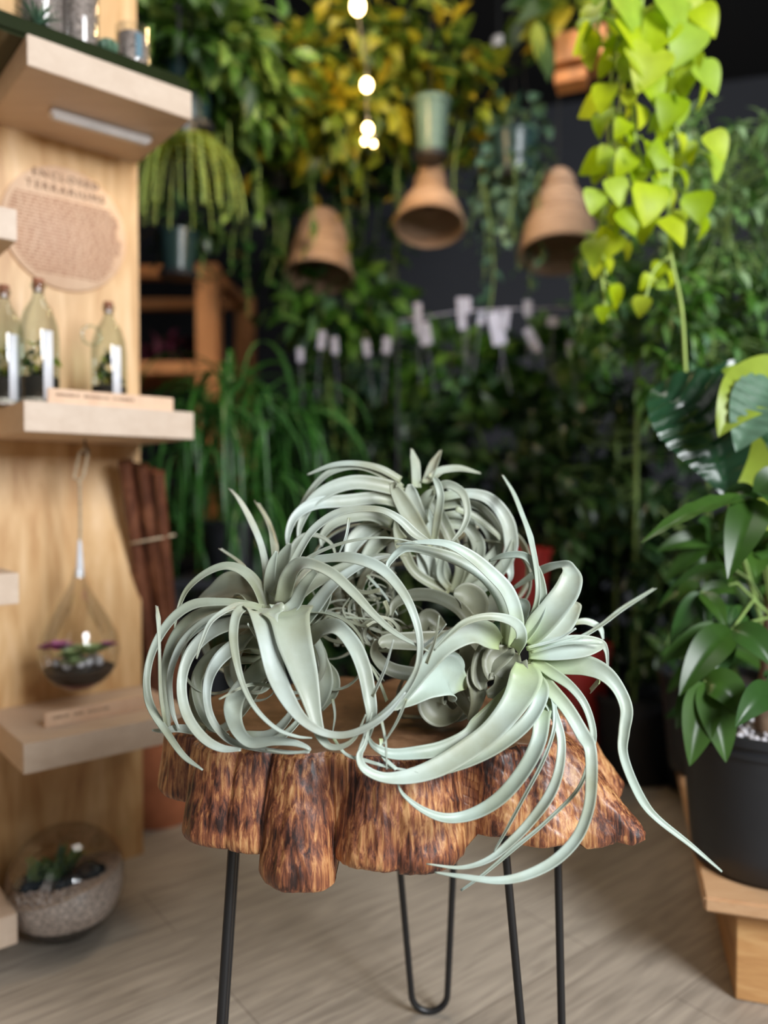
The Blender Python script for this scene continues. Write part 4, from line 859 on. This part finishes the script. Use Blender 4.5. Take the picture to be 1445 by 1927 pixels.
for nd, dd in ((NA_, 1.30), (NA2, 1.34), (NB, 1.30), (NC, 1.26), (ND, 1.36)):
    e = at(*nd, dd); b.tube([tt, tt.lerp(e, .5)+UPV*.04, e], .0026, 8)
e = at(*A6(1250, 545), 1.42); b.tube([tt, tt.lerp(e, .5)+UPV*.02, e], .0026, 8); b.build('leaf_stalks', M['stem'], mt)

cl_base = Vector((.80, 1.60, .19)); cal = thing('broadleaf_plant', cl_base, 'broad-leaved plant with ribbed dark leaves above the money tree', 'plant')
fv, ff = [], []
def LF(n0, tip, w, d0, d1, bow, fold, face, ridge=1, wave=0, n=26): bigleaf(fv, ff, at(*n0, d0), at(*tip, d1), w/F*(d0+d1)/2, bow, face, n, fold, ridge=ridge, wave=wave)
LF((1225, 735), (1368, 938), 168, 1.52, 1.40, (.02, -.02, .03), .38, (-.5, -.72, .75)); LF((1250, 725), (1300, 800), 70, 1.55, 1.5, (0, 0, .02), .2, (-.2, -.8, .6))
LF((1445, 860), (1280, 790), 90, 1.5, 1.6, (0, 0, .02), .2, (-.2, -.8, .6)); LF((1330, 700), (1500, 900), 140, 1.62, 1.55, (0, 0, .03), .3, (0, -1, .4))
mesh('dark_leaves', fv, ff, M['lf_shine'], cal)
fv, ff = [], []
LF((1500, 712), (1352, 822), 120, 1.42, 1.34, (-.01, -.01, .03), .3, (-.3, -1, .5), 0, .6); LF((1352, 800), (1452, 1010), 96, 1.44, 1.42, (0, 0, .02), .2, (-.4, -1, .3), 0, .6); LF((1340, 740), (1480, 700), 60, 1.48, 1.46, (0, 0, .02), .2, (0, -.6, 1), 0, .6)
mesh('lime_leaves', fv, ff, M['lf_lime'], cal)
fv, ff = [], []
LF((1462, 720), (1385, 850), 110, 1.37, 1.33, (0, -.01, .02), .2, (-.3, -1, .4), 1); mesh('silver_ribbed_leaf', fv, ff, M['lf_grey'], cal)
b = MB()
for nd, dd in (((1368, 938), 1.44), ((1445, 860), 1.5), ((1452, 1010), 1.46)): e = at(*nd, dd); b.tube([cl_base, cl_base.lerp(e, .55)+Vector((.03, 0, .06)), e], .005, 8)
b.build('stalks', M['stem'], cal)

# ------------------------------------------------------------------ plants behind
UPn = np.array((0, 0, 1.))
def P3(px, py, Y): return np.array(at(px, py, Y))
def r3(px, Y): return px/F*Y
def hang_pot(px, py, Y, w, h, mat, owner, saucer=True):
    c = at(px, py, Y); R = r3(w, Y)/2; H = r3(h, Y); b = MB(); rim_pot(b, c-UPV*H/2, R, R*.76, H); b.build('pot', M[mat], owner)
    if saucer: b = MB(); b.lathe(c-UPV*(H/2+.004), [(0, 0), (R*.95, 0), (R*1.05, .016), (R*1.02, .016), (R*.9, .004)], 36); b.build('saucer', M['black_plastic'], owner)
    b = MB(); top = Vector((c.x, c.y, min(CE-.3, c.z+.55)))
    for k in range(3): a = k*2.09+.4; b.tube([c+Vector((R*math.cos(a), R*math.sin(a), H/2)), top], .0015, 5)
    b.tube([top, top+UPV*.02, Vector((c.x, c.y, CE))], .003, 6); b.build('hanger', M['cord'], owner); return c, R, H
def hanging(px, py, Y, w, h, potmat, blobs, strands, label, leafm, kind='ovate', cat='hanging plant', lw=.6, seedn=0, L=.07, droop=.5, down=.3, stem='stem', nleaf=None, name='hanging_plant'):
    c = at(px, py, Y); o = thing(name, c, label, cat); hang_pot(px, py, Y, w, h, potmat, o)
    f = Foliage(); st = MB()
    for (bx, by, dY, rx, ry, n) in blobs: cloud(f, P3(bx, by, Y+dY), (r3(rx, Y), r3(rx, Y)*.7, r3(ry, Y)), n, L, kind, lw, droop, down=down)
    for (sx, sy, dY, Ls, l2) in strands:
        p = P3(sx, sy, Y+dY); strand(st, f, p, Ls, l2, kind, lw, .045, .08)
    f.build('foliage', M[leafm], o)
    if st.v: st.build('vines', M[stem], o)
    return o
RN = random.Random(21)
hanging(355, 190, 2.30, 92, 110, 'green_plastic', [(400, 90, 0, 150, 95, 300), (330, 60, .1, 110, 80, 150), (470, 180, .1, 90, 80, 120)], [(430, 230, 0, .3, .07), (470, 260, .1, .3, .07)], 'bushy green hanging plant in a dark pot just right of the topmost shelf', 'lf_mid', 'lance', lw=.34, L=.105)
hanging(532, 235, 2.60, 56, 90, 'green_plastic', [(560, 130, 0, 130, 70, 200), (620, 230, 0, 110, 80, 160), (480, 300, .1, 70, 60, 60)], [(580, 290, 0, .35, .06), (640, 300, 0, .3, .06)], 'yellow-green hanging plant in a narrow dark pot, left of the bulbs', 'lf_olive', 'lance', lw=.42, L=.095)
hanging(668, 170, 2.75, 80, 80, 'green_plastic', [(690, 90, -.1, 130, 100, 170), (740, 190, -.1, 110, 90, 110), (660, 220, -.2, 90, 60, 60)], [(700, 260, 0, .3, .06)], 'golden-leaved hanging plant right behind the string of bulbs', 'lf_gold', 'ovate', lw=.5, L=.10)
hanging(812, 245, 2.55, 64, 104, 'clear_green', [(800, 110, .1, 110, 60, 120), (880, 190, .2, 90, 80, 110), (900, 250, .2, 70, 60, 60)], [(870, 230, 0, .3, .06), (760, 250, .1, .3, .06)], 'green and yellow hanging plant in a grey-green plastic pot on a saucer', 'lf_olive', 'lance', lw=.38, L=.10)
hanging(965, 300, 2.70, 90, 80, 'green_plastic', [(960, 240, 0, 70, 60, 90), (970, 340, 0, 80, 80, 120)], [(RN.uniform(880, 1040), RN.uniform(260, 360), RN.uniform(-.1, .1), RN.uniform(.25, .5), .05) for k in range(13)], 'grey-green trailing plant with small round leaves between two rattan bells', 'lf_grey', 'ovate', lw=.75, L=.055)
hanging(690, 330, 3.00, 90, 70, 'black_plastic', [(680, 300, 0, 110, 60, 120)], [(RN.uniform(600, 770), RN.uniform(290, 400), RN.uniform(-.1, .1), RN.uniform(.25, .5), .07) for k in range(14)], 'dark green trailing plant hanging between the left and middle rattan bells', 'lf_dark', 'ovate', lw=.6, L=.08)
hanging(520, 330, 2.90, 80, 70, 'black_plastic', [(520, 340, 0, 90, 60, 110)], [(RN.uniform(450, 580), RN.uniform(330, 420), RN.uniform(-.1, .1), RN.uniform(.25, .5), .07) for k in range(12)], 'dark olive trailing plant hanging left of the left rattan bell', 'lf_dark', 'ovate', lw=.6, L=.08)
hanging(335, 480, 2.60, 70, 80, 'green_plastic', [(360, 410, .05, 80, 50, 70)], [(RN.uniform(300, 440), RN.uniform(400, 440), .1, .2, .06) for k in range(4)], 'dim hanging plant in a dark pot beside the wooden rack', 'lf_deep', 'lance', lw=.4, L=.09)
# gold fern
o = thing('hanging_fern', at(345, 265, 2.15), 'golden fern with drooping fronds hanging beside the plywood panel', 'fern'); hang_pot(345, 262, 2.22, 60, 50, 'black_plastic', o); f = Foliage(); st = MB(); rr = random.Random(6)
for k in range(34):
    p = P3(345+rr.uniform(-30, 30), 262, 2.15+rr.uniform(-.05, .05)); a = rr.uniform(0, 6.28); v = np.array((math.cos(a)*1.0, math.sin(a)*.7, .4)); pts = [p]
    for i in range(15):
        v = v*.86+np.array((0, 0, -.16)); p = p+v/np.linalg.norm(v)*.019; pts.append(p)
        sdv = np.cross(v, (0, 0, 1.)); sdv /= np.linalg.norm(sdv)+1e-6
        for sg_ in (-1, 1): f.leaf(p, sdv*sg_+v*.4, (0, -.6, .8), .038*(1-i/18), 'strap', .28, .3, .1, 3)
    st.tube(pts, .0012, 4)
f.build('fronds', M['lf_fern'], o); st.build('stems', M['neon_stem'], o)
# planter box, top right of centre
o = thing('hanging_planter', at(1085, 105, 2.6), 'small orange wooden planter box with golden trailing leaves near the ceiling', 'planter')
b = MB(); c = at(1092, 105, 2.6); b.bevbox(c, (r3(42, 2.6), -.03, 0), (.02, r3(42, 2.6), 0), (0, 0, r3(26, 2.6)), .003); b.build('wooden_box', M['rack'], o)
b = MB(); b.bevbox(at(1075, 152, 2.6), (r3(26, 2.6), -.02, 0), (.015, .04, 0), (0, 0, r3(11, 2.6)), .003); b.build('wooden_foot', M['rack'], o)
f = Foliage(); cloud(f, P3(1060, 25, 2.6), (r3(75, 2.6), .1, r3(50, 2.6)), 80, .11, 'lance', .5, .5); 
for px, py in ((1020, 60), (1030, 80), (1010, 40), (1150, 60)): f.leaf(P3(px, py, 2.5), (0.02, -.1, -1), (0, -1, 0), .13, 'lance', .35, .1, .2)
f.build('foliage', M['lf_olive'], o)
b = MB(); b.tube([c+UPV*.05, Vector((c.x, c.y, CE))], .003, 6); b.build('hanger', M['cord'], o)
# neon pothos
neon = thing('neon_pothos', at(1215, -40, 1.72), 'bright lime pothos trailing down from above at the upper right', 'hanging plant'); f = Foliage(); st = MB()
hang_pot(1215, -60, 1.78, 120, 120, 'black_plastic', neon)
def path(pts, Y, n=40):
    C = cr([(p[0], p[1], Y+(p[2] if len(p) > 2 else 0)) for p in pts], n); return [P3(*c) for c in C]
rr = random.Random(31)
def vine(pts, Y, L, every=2, r=.003, n=40, a0=.1, a1=1.0):
    P = path(pts, Y, n); st.tube(P, r, 7)
    for i in range(int(n*a0), int(n*a1), every):
        sgn = 1 if (i//every) % 2 else -1; d = np.array((sgn*rr.uniform(.3, 1.0), rr.uniform(-.9, .2), rr.uniform(-1.1, -.1))); q = P[i]+d/np.linalg.norm(d)*rr.uniform(.008, .025); st.tube([P[i], q], r*.5, 5)
        f.leaf(q, d+np.array((0, 0, -.5)), np.array((rr.uniform(-1.2, 1.2), -1, rr.uniform(.0, 1.6))), L*rr.uniform(.6, 1.25), 'ovate', .82, .7, .25, 11)
vine([(1180, -60), (1165, 60), (1150, 150), (1160, 260), (1175, 380), (1150, 470, .1)], 1.62, .070)
vine([(1215, -60), (1205, 40), (1190, 160), (1200, 280), (1240, 330), (1225, 440)], 1.60, .076)
vine([(1240, -60), (1262, 80), (1262, 200), (1262, 300), (1258, 400), (1262, 480), (1282, 580), (1290, 700)], 1.60, .072, 2, .0036, a1=.55)
vine([(1270, -60), (1290, 40), (1300, 110), (1310, 150)], 1.60, .078, 3)
vine([(1160, -60), (1130, 30), (1120, 100)], 1.64, .07, 3); vine([(1180, 100), (1160, 250), (1140, 380), (1128, 480), (1145, 600)], 1.68, .055, 3); vine([(1250, 200), (1290, 270), (1330, 290)], 1.62, .06, 5, n=20); vine([(1255, 330), (1290, 370), (1325, 395)], 1.62, .06, 5, n=20); vine([(1262, 480), (1230, 510), (1215, 560)], 1.62, .045, 4, n=20); vine([(1200, 60), (1150, 200), (1145, 330), (1130, 420), (1140, 520)], 1.66, .060, 4)
for px, py, s_ in ((1310, 145, 1.1), (1270, 205, 1.1), (1330, 275, 1.0), (1310, 385, 1.0), (1220, 370, 1.3), (1165, 420, .9), (1170, 60, 1.4), (1230, 110, 1.5), (1300, 70, 1.4), (1240, 20, 1.4), (1120, 380, .8), (1150, 360, .9), (1260, 60, 1.3), (1190, 110, 1.2), (1160, 20, 1.3)):
    d = np.array((rr.uniform(-.7, .7), -.3, -.8)); f.leaf(P3(px, py-25, 1.57), d, np.array((rr.uniform(-.3, .3), -1, .6)), .074*s_, 'ovate', .85, .5, .25, 11)
f.build('foliage', M['lf_neon'], neon); st.build('vines', M['neon_stem'], neon)

# soft compound-leaf plants at the right
def sheff(px0, py0, Y, w, h, n, label, L=.07, mat='lf_sheff', nl=7, wv=.3, base=None, potc=None, seed=0, name='leafy_plant'):
    c = at(px0, py0, Y); bs = Vector((c.x, c.y, 0)) if base is None else Vector(base); o = thing(name, bs, label, 'plant'); f = Foliage(); st = MB(); rr = random.Random(seed)
    top = c+UPV*r3(h, Y)*.4; st.tube([bs+UPV*.2, c.lerp(bs, .5), c, top], .007, 8)
    for k in range(n):
        q = np.array(c)+np.array((rr.uniform(-1, 1)*r3(w, Y), rr.uniform(-1, 1)*r3(w, Y)*.7, rr.uniform(-1, 1)*r3(h, Y)))
        d = q-np.array(c); d[2] = abs(d[2])*.3; palm(f, q, d+np.array((0, 0, .02)), L, nl, wv)
        a = Vector(q); st.tube([c+UPV*(a.z-c.z)*.6, a.lerp(c, .4)+UPV*.02, a], .0016, 5)
    f.build('foliage', M[mat], o); st.build('stems', M['stem'], o); b = MB(); rim_pot(b, Vector((bs.x, bs.y, bs.z)), .13, .11, .26); b.build('pot', M['black_plastic'], o); return o
sheff(1370, 420, 2.0, 100, 200, 120, 'tall pale green plant with fine leaves at the upper right edge', .065, 'lf_sheff', 6, .30, base=(.93, 2.05, 0), seed=1)
sheff(1200, 560, 2.35, 110, 110, 90, 'mid green umbrella-leaved plant behind the lime pothos vine', .08, 'lf_row', 7, .28, seed=2)
sheff(1340, 660, 1.95, 110, 130, 90, 'green leafy plant below the fine-leaved one at the right', .075, 'lf_row', 6, .28, base=(1.0, 2.4, 0), seed=3)
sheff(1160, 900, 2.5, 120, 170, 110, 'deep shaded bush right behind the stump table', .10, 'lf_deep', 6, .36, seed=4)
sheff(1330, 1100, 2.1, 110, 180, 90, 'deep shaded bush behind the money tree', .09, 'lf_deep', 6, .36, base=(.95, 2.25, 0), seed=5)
# crowd of potted plants along the back
BACK = [  # px, py, Y, rx, ry, n, L, kind, w, mat, label
 (640, 570, 2.95, 120, 85, 200, .11, 'lance', .42, 'lf_row', 'fresh green bush below the left rattan bell'),
 (700, 720, 3.1, 120, 110, 230, .11, 'lance', .42, 'lf_dark', 'dark green bush under the left rattan bell, behind the grassy plant'),
 (860, 700, 2.98, 130, 75, 220, .10, 'ovate', .5, 'lf_row', 'green bush below the middle rattan bell and the white labels'),
 (1010, 705, 2.98, 120, 78, 220, .10, 'ovate', .55, 'lf_row', 'green bush below the right rattan bell'),
 (1100, 640, 3.0, 80, 80, 110, .09, 'lance', .4, 'lf_row', 'light green bush by the row of white labels at its right end'),
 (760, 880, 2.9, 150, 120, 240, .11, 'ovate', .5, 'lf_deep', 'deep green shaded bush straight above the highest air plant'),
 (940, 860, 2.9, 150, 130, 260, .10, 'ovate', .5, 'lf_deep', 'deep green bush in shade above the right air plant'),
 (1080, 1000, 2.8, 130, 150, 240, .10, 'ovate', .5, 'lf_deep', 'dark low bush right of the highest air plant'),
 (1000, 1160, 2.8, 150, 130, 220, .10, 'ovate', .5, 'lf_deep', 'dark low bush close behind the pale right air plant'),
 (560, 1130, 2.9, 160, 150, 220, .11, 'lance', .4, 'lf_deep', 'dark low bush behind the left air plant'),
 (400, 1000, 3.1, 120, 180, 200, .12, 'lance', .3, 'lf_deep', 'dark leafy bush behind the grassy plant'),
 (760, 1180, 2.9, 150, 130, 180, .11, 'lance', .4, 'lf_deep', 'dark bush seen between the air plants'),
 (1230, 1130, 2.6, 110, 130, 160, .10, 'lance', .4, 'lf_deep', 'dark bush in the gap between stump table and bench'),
]
for i, (px, py, Y, rx, ry, n, L, kind, w, mat, lb_) in enumerate(BACK):
    c = at(px, py, Y); zb = 0 if c.z < 1.0 else .62
    o = thing('bushy_plant', (c.x, c.y, zb), lb_, 'plant'); f = Foliage()
    cloud(f, c, (r3(rx, Y), r3(rx, Y)*.6, r3(ry, Y)), n, L, kind, w, .5, down=.35, shell=.55); f.build('foliage', M[mat], o)
    st = MB(); rr = random.Random(i)
    for k in range(7): e = c+Vector((rr.uniform(-1, 1)*r3(rx, Y)*.7, rr.uniform(-.1, .1), rr.uniform(-.2, .8)*r3(ry, Y))); st.tube([Vector((c.x, c.y, zb+.18)), Vector((c.x, c.y, zb+.18)).lerp(e, .5)+Vector((0, 0, .03)), e], .004, 6)
    st.build('stems', M['stem'], o); b = MB(); rim_pot(b, Vector((c.x, c.y, zb)), .12, .095, .2); b.build('pot', M['black_plastic'], o)
b = MB()      # dark bench they stand on
dk = thing('display_table', (.15, 3.15, 0), 'long black display table in shade under the back row of plants', 'table')
b.bevbox(Vector((.15, 3.15, .605)), (1.0, 0, 0), (0, .34, 0), (0, 0, .015), .003); b.build('table_top', M['black_plastic'], dk)
for sx in (-1, 1):
    for sy in (-1, 1): b = MB(); b.bevbox(Vector((.15+sx*.95, 3.15+sy*.3, .295)), (.02, 0, 0), (0, .02, 0), (0, 0, .295), .002); b.build('leg', M['black_plastic'], dk)
# bright accents
for px, py, Y, n, mat, kind, L, lb_ in ((690, 700, 2.9, 9, 'lf_grey', 'lance', .10, 'pale blue-green palmate sprig among the dark bushes'), (1075, 1075, 2.6, 12, 'lf_grey', 'ovate', .09, 'pale green sprig in the shade right of the air plants')):
    o = thing('sprig', at(px, py+40, Y), lb_, 'plant'); f = Foliage(); palm(f, P3(px, py, Y), (0, -1, -.2), L, n, .4); palm(f, P3(px+14, py+20, Y), (0.3, -1, -.2), L*.8, n, .4); f.build('foliage', M[mat], o); b = MB(); b.tube([P3(px, py, Y), P3(px+5, py+160, Y+.15)], .003, 6); b.build('stem', M['stem'], o)
# grassy plant
gp = thing('grassy_plant', (at(440, 760, 2.35).x, 2.35, .62), 'fountain of long grassy green leaves behind the plywood panel', 'plant'); f = Foliage(); rr = random.Random(8)
gv, gf = [], []
gx = Xero(0, 0, 1)
for cxp, cyp, Y, n in ((380, 800, 2.35, 70), (450, 760, 2.45, 50), (540, 830, 2.5, 70), (470, 950, 2.4, 50), (350, 960, 2.4, 30)):
    c_ = Vector(at(cxp, cyp, Y))
    for k in range(n):
        c = c_+Vector((rr.uniform(-.07, .07), rr.uniform(-.07, .07), rr.uniform(-.10, .10)))
        a = rr.uniform(0, 2*PI); L = rr.uniform(.25, .62); hd = Vector((math.cos(a), math.sin(a)*.7-.25, 0)); ang = rr.uniform(-.2, 1.4); p = c.copy(); P = [p.copy()]
        for i in range(14):
            p = p+(hd*math.cos(ang)*.8+UPV*math.sin(ang))*(L/14); ang = max(-1.45, ang-rr.uniform(.12, .30)); P.append(p.copy())
        sd = Vector((-hd.y, hd.x, 0)).normalized(); wg = rr.uniform(.004, .010); gx.sweep(P, [wg*(1-(t/14)**2)+.0008 for t in range(15)], 0, .25, 2, free=(sd+Vector((rr.uniform(-.5, .5), 0, rr.uniform(-.5, .5)))).normalized())
mesh('foliage', gx.v, gx.f, M['lf_grass'], gp); b = MB(); rim_pot(b, Vector((gp.location.x, 2.4, .62)), .11, .09, .16); b.build('pot', M['black_plastic'], gp)
b = MB(); ps = thing('plant_stand', (gp.location.x, 2.4, 0), 'dark plant stand under the fountain of grassy leaves', 'stand'); b.bevbox(Vector((gp.location.x, 2.4, .60)), (.17, 0, 0), (0, .17, 0), (0, 0, .012), .003); b.build('top', M['black_plastic'], ps)
for sx in (-1, 1):
    for sy in (-1, 1): b = MB(); b.tube([(gp.location.x+sx*.15, 2.4+sy*.15, .59), (gp.location.x+sx*.15, 2.4+sy*.15, 0)], .012, 8); b.build('leg', M['black_metal'], ps)

# wooden rack
YR = 3.25; rk = thing('wooden_rack', at(420, 900, YR), 'orange-brown wooden rack frame beside the plywood panel, a plant inside', 'rack')
rk.location.z = 0; bpy.context.view_layer.update()
def beam(a, c, w, name='post', d=None):
    a, c = Vector(a), Vector(c); t = (c-a).normalized(); s1 = t.cross(UPV); s1 = (s1.normalized() if s1.length > .3 else Vector((1, 0, 0))); s2 = s1.cross(t).normalized(); b = MB(); b.bevbox((a+c)/2, (c-a)/2, s1*w/2, s2*(d or w)/2, .003); b.build(name, M['rack'], rk)
pf = at(393, 500, YR); pk = at(462, 545, YR+.55); pl = at(200, 500, YR); pb = at(230, 545, YR+.55)
for p, w in ((pf, .092), (pk, .09), (pl, .09), (pb, .09)): beam((p.x, p.y, 0), (p.x, p.y, pf.z), w)
zs = at(330, 693, YR).z
for z in (pf.z-.03, zs):
    beam((pl.x, pl.y, z), (pf.x, pf.y, z), .05, 'rail'); beam((pb.x, pb.y, z), (pk.x, pk.y, z), .05, 'rail'); beam((pf.x, pf.y, z), (pk.x, pk.y, z), .05, 'rail')
b = MB(); m_ = (pl+pk)/2; b.bevbox(Vector((m_.x, m_.y, zs-.02)), (abs(pk.x-pl.x)/2+.03, 0, 0), (0, .27, 0), (0, 0, .008), .002); b.build('shelf_board', M['rack'], rk)
c = at(330, 670, YR+.25); o = thing('burgundy_plant', (c.x, c.y, zs-.01), 'small plant with burgundy leaves on the shelf of the wooden rack', 'plant'); f = Foliage(); cloud(f, c+UPV*.02, (.16, .12, .06), 90, .07); f.build('foliage', M['lf_pink'], o); b = MB(); rim_pot(b, Vector((c.x, c.y, zs-.011)), .05, .04, .07); b.build('pot', M['black_plastic'], o)

# rattan bell lampshades
def bell(px, ytop, ybot, w, Y, label, tiers, tilt=.24):
    zt = at(px, ytop, Y).z; c = at(px, ybot, Y); R = r3(w, Y)/2; H = (zt-c.z)*1.04; o = thing('rattan_bell', c, label, 'lampshade', 'rattan bell lampshades')
    ax = Vector((.04, math.sin(tilt), math.cos(tilt))).normalized()      # hangs tipped, mouth towards the room
    C = cr([(R*r, H*z) for r, z in tiers], 90); pr2 = [(max(.003, r+.0018*math.sin(i*2.1)), z) for i, (r, z) in enumerate(C)]
    b = MB(); b.lathe(c, pr2, 48, ax); q = b.build('woven_shade', M['wicker'], o); md = q.modifiers.new('t', 'SOLIDIFY'); md.thickness = .006
    X_ = ax.orthogonal().normalized(); Y_ = ax.cross(X_)
    b = MB(); b.tube([c+(X_*math.cos(a)+Y_*math.sin(a))*R for a in [2*PI*k/40 for k in range(41)]], .007, 8); b.build('rim', M['wicker'], o)
    tp_ = c+ax*H*.98; b = MB(); b.tube([tp_-ax*.02, tp_+ax*.01, tp_+Vector((0, 0, .06)), Vector((tp_.x, tp_.y, CE))], .003, 6); b.build('cord', M['cord'], o)
T1 = [(1, 0), (.98, .03), (.95, .12), (.86, .26), (.72, .38), (.56, .46), (.50, .56), (.45, .70), (.44, .74), (.38, .76), (.37, .86), (.28, .95), (.05, 1)]
T2 = [(1, 0), (.98, .03), (.95, .12), (.90, .26), (.82, .36), (.72, .42), (.70, .44), (.68, .56), (.60, .66), (.48, .72), (.42, .74), (.44, .80), (.38, .90), (.22, .98), (.04, 1)]
T0 = [(1, 0), (.97, .04), (.92, .2), (.84, .4), (.74, .6), (.62, .76), (.44, .9), (.2, .98), (.04, 1)]
bell(600, 382, 520, 128, 2.75, 'rattan bell lampshade, leftmost and lowest of the three, orange tinted', T0)
bell(808, 288, 425, 128, 2.60, 'rattan bell lampshade hanging in the middle, under the grey-green pot', T1, .30)
bell(1052, 305, 478, 146, 2.60, 'rattan bell lampshade, rightmost and largest, behind the lime vine', T2)

# string of bulbs
o = thing('string_light', (at(690, 0, 2.2).x, 2.2, CE), 'string of small warm glowing bulbs hanging among the golden leaves', 'light'); b = MB()
pts = [Vector((at(680, 0, 2.2).x, 2.2, CE)), at(672, -60, 2.2), at(676, 40, 2.2), at(690, 130, 2.2), at(690, 215, 2.2)]; b.tube(pts, .0022, 6); b.build('cord', M['cord'], o)
for px, py, r_ in ((673, 12, .020), (690, 160, .016), (692, 243, .014), (686, 266, .008), (703, 271, .007)):
    c = at(px, py, 2.17); b = MB(); b.blob(c, r_, 1, 0, 2, (1, 1, 1.2)); q = b.build('bulb', M['bulb'], o); b = MB(); b.tube([c+UPV*r_*.9, c+UPV*(r_+.02)], .006, 8); b.build('socket', M['cord'], q)
for px, py, e in ((673, 12, 5), (690, 160, 5), (692, 243, 4)):
    l = bpy.data.lights.new('bulb_glow', 'POINT'); l.energy = e; l.color = (1, .68, .32); l.shadow_soft_size = .03; lo = bpy.data.objects.new('bulb_glow', l); COL.objects.link(lo); lo.location = at(px, py, 2.11)

# ceiling spot
o = thing('ceiling_spot', at(938, 90, 3.2), 'tiny white spot lamp hanging on a dark arm under the black ceiling', 'lamp'); c = at(938, 84, 3.2)
b = MB(); b.capb = b.capt = True; b.lathe(c-UPV*.03, [(.022, 0), (.03, .01), (.03, .05), (.02, .06)], 24); b.build('head', M['lamp_white'], o); b = MB(); b.tube([c+UPV*.03, Vector((c.x, c.y, CE))], .006, 8); b.build('arm', M['cord'], o)

# rail with white plant labels
rl = thing('label_rail', at(960, 590, 2.62), 'thin white rail behind the bushes that carries white plant labels', 'rail'); b = MB(); b.tube([at(745, 606, 2.62), at(870, 585, 2.62), at(1180, 575, 2.62)], .0025, 8); q = b.build('rail_wire', M['whitetag'], rl)
for sx in (748, 1178): b = MB(); p = at(sx, 600 if sx < 900 else 577, 2.62); b.tube([p, Vector((p.x, p.y, 0))], .005, 8); b.build('upright', M['black_metal'], rl)
TAGS = [(565, 668, 12, 26, 3), (605, 640, 14, 34, -6), (630, 650, 13, 32, 4), (690, 655, 13, 30, 8), (728, 650, 16, 30, -4), (787, 600, 14, 60, 2), (800, 628, 22, 42, 10), (868, 590, 14, 60, 5), (880, 575, 12, 30, 0), (905, 598, 12, 26, -8), (935, 618, 26, 62, 12), (952, 600, 13, 40, -6), (993, 580, 15, 30, 0), (1002, 640, 18, 48, 28), (1040, 605, 22, 18, 0), (1095, 612, 18, 20, 0), (1075, 655, 18, 26, 5), (1128, 568, 14, 34, 4), (1150, 620, 20, 40, 20), (1175, 585, 15, 34, -4), (1160, 600, 12, 24, 10)]
for k, (px, py, w, h, an) in enumerate(TAGS):
    Y = 2.62; c = at(px, py, Y); a = math.radians(an); u = Vector((math.cos(a), 0, math.sin(a))); v = Vector((-math.sin(a), 0, math.cos(a))); b = MB(); b.bevbox(c, u*r3(w, Y)/2, (0, .001, 0), v*r3(h, Y)/2, .0005)
    b.tube([c-v*r3(h, Y)/2, c-v*(r3(h, Y)/2+.17)], .0008, 5)
    tag(b.build('plant_label', M['whitetag']), 'small blank-looking white plastic plant label standing among the back row of bushes', 'plant label', 'white plant labels along the back row')

# red pots half hidden
for px, py, Y, R, h, lb_ in ((985, 1085, 2.2, .075, .16, 'red pot between the highest and the right air plant'), (1085, 1280, 2.4, .10, .24, 'dark red pot behind the right end of the stump table')):
    c = at(px, py, Y); z0 = c.z-h/2
    if px > 1000: z0 = 0; h = c.z+h/2
    o = thing('red_pot', (c.x, c.y, z0), lb_, 'pot'); b = MB(); rim_pot(b, Vector((c.x, c.y, z0)), R, R*.8, h); b.build('pot_body', M['red_pot'], o)
    if px < 1000:
        s = thing('pot_pedestal', (c.x, c.y, 0), 'dark pedestal under the red pot behind the air plants', 'stand'); b = MB(); b.capt = b.capb = True; b.lathe((c.x, c.y, 0), [(.09, 0), (.09, .02), (.05, .04), (.05, z0-.03), (.08, z0-.004)], 30); b.build('column', M['black_plastic'], s)
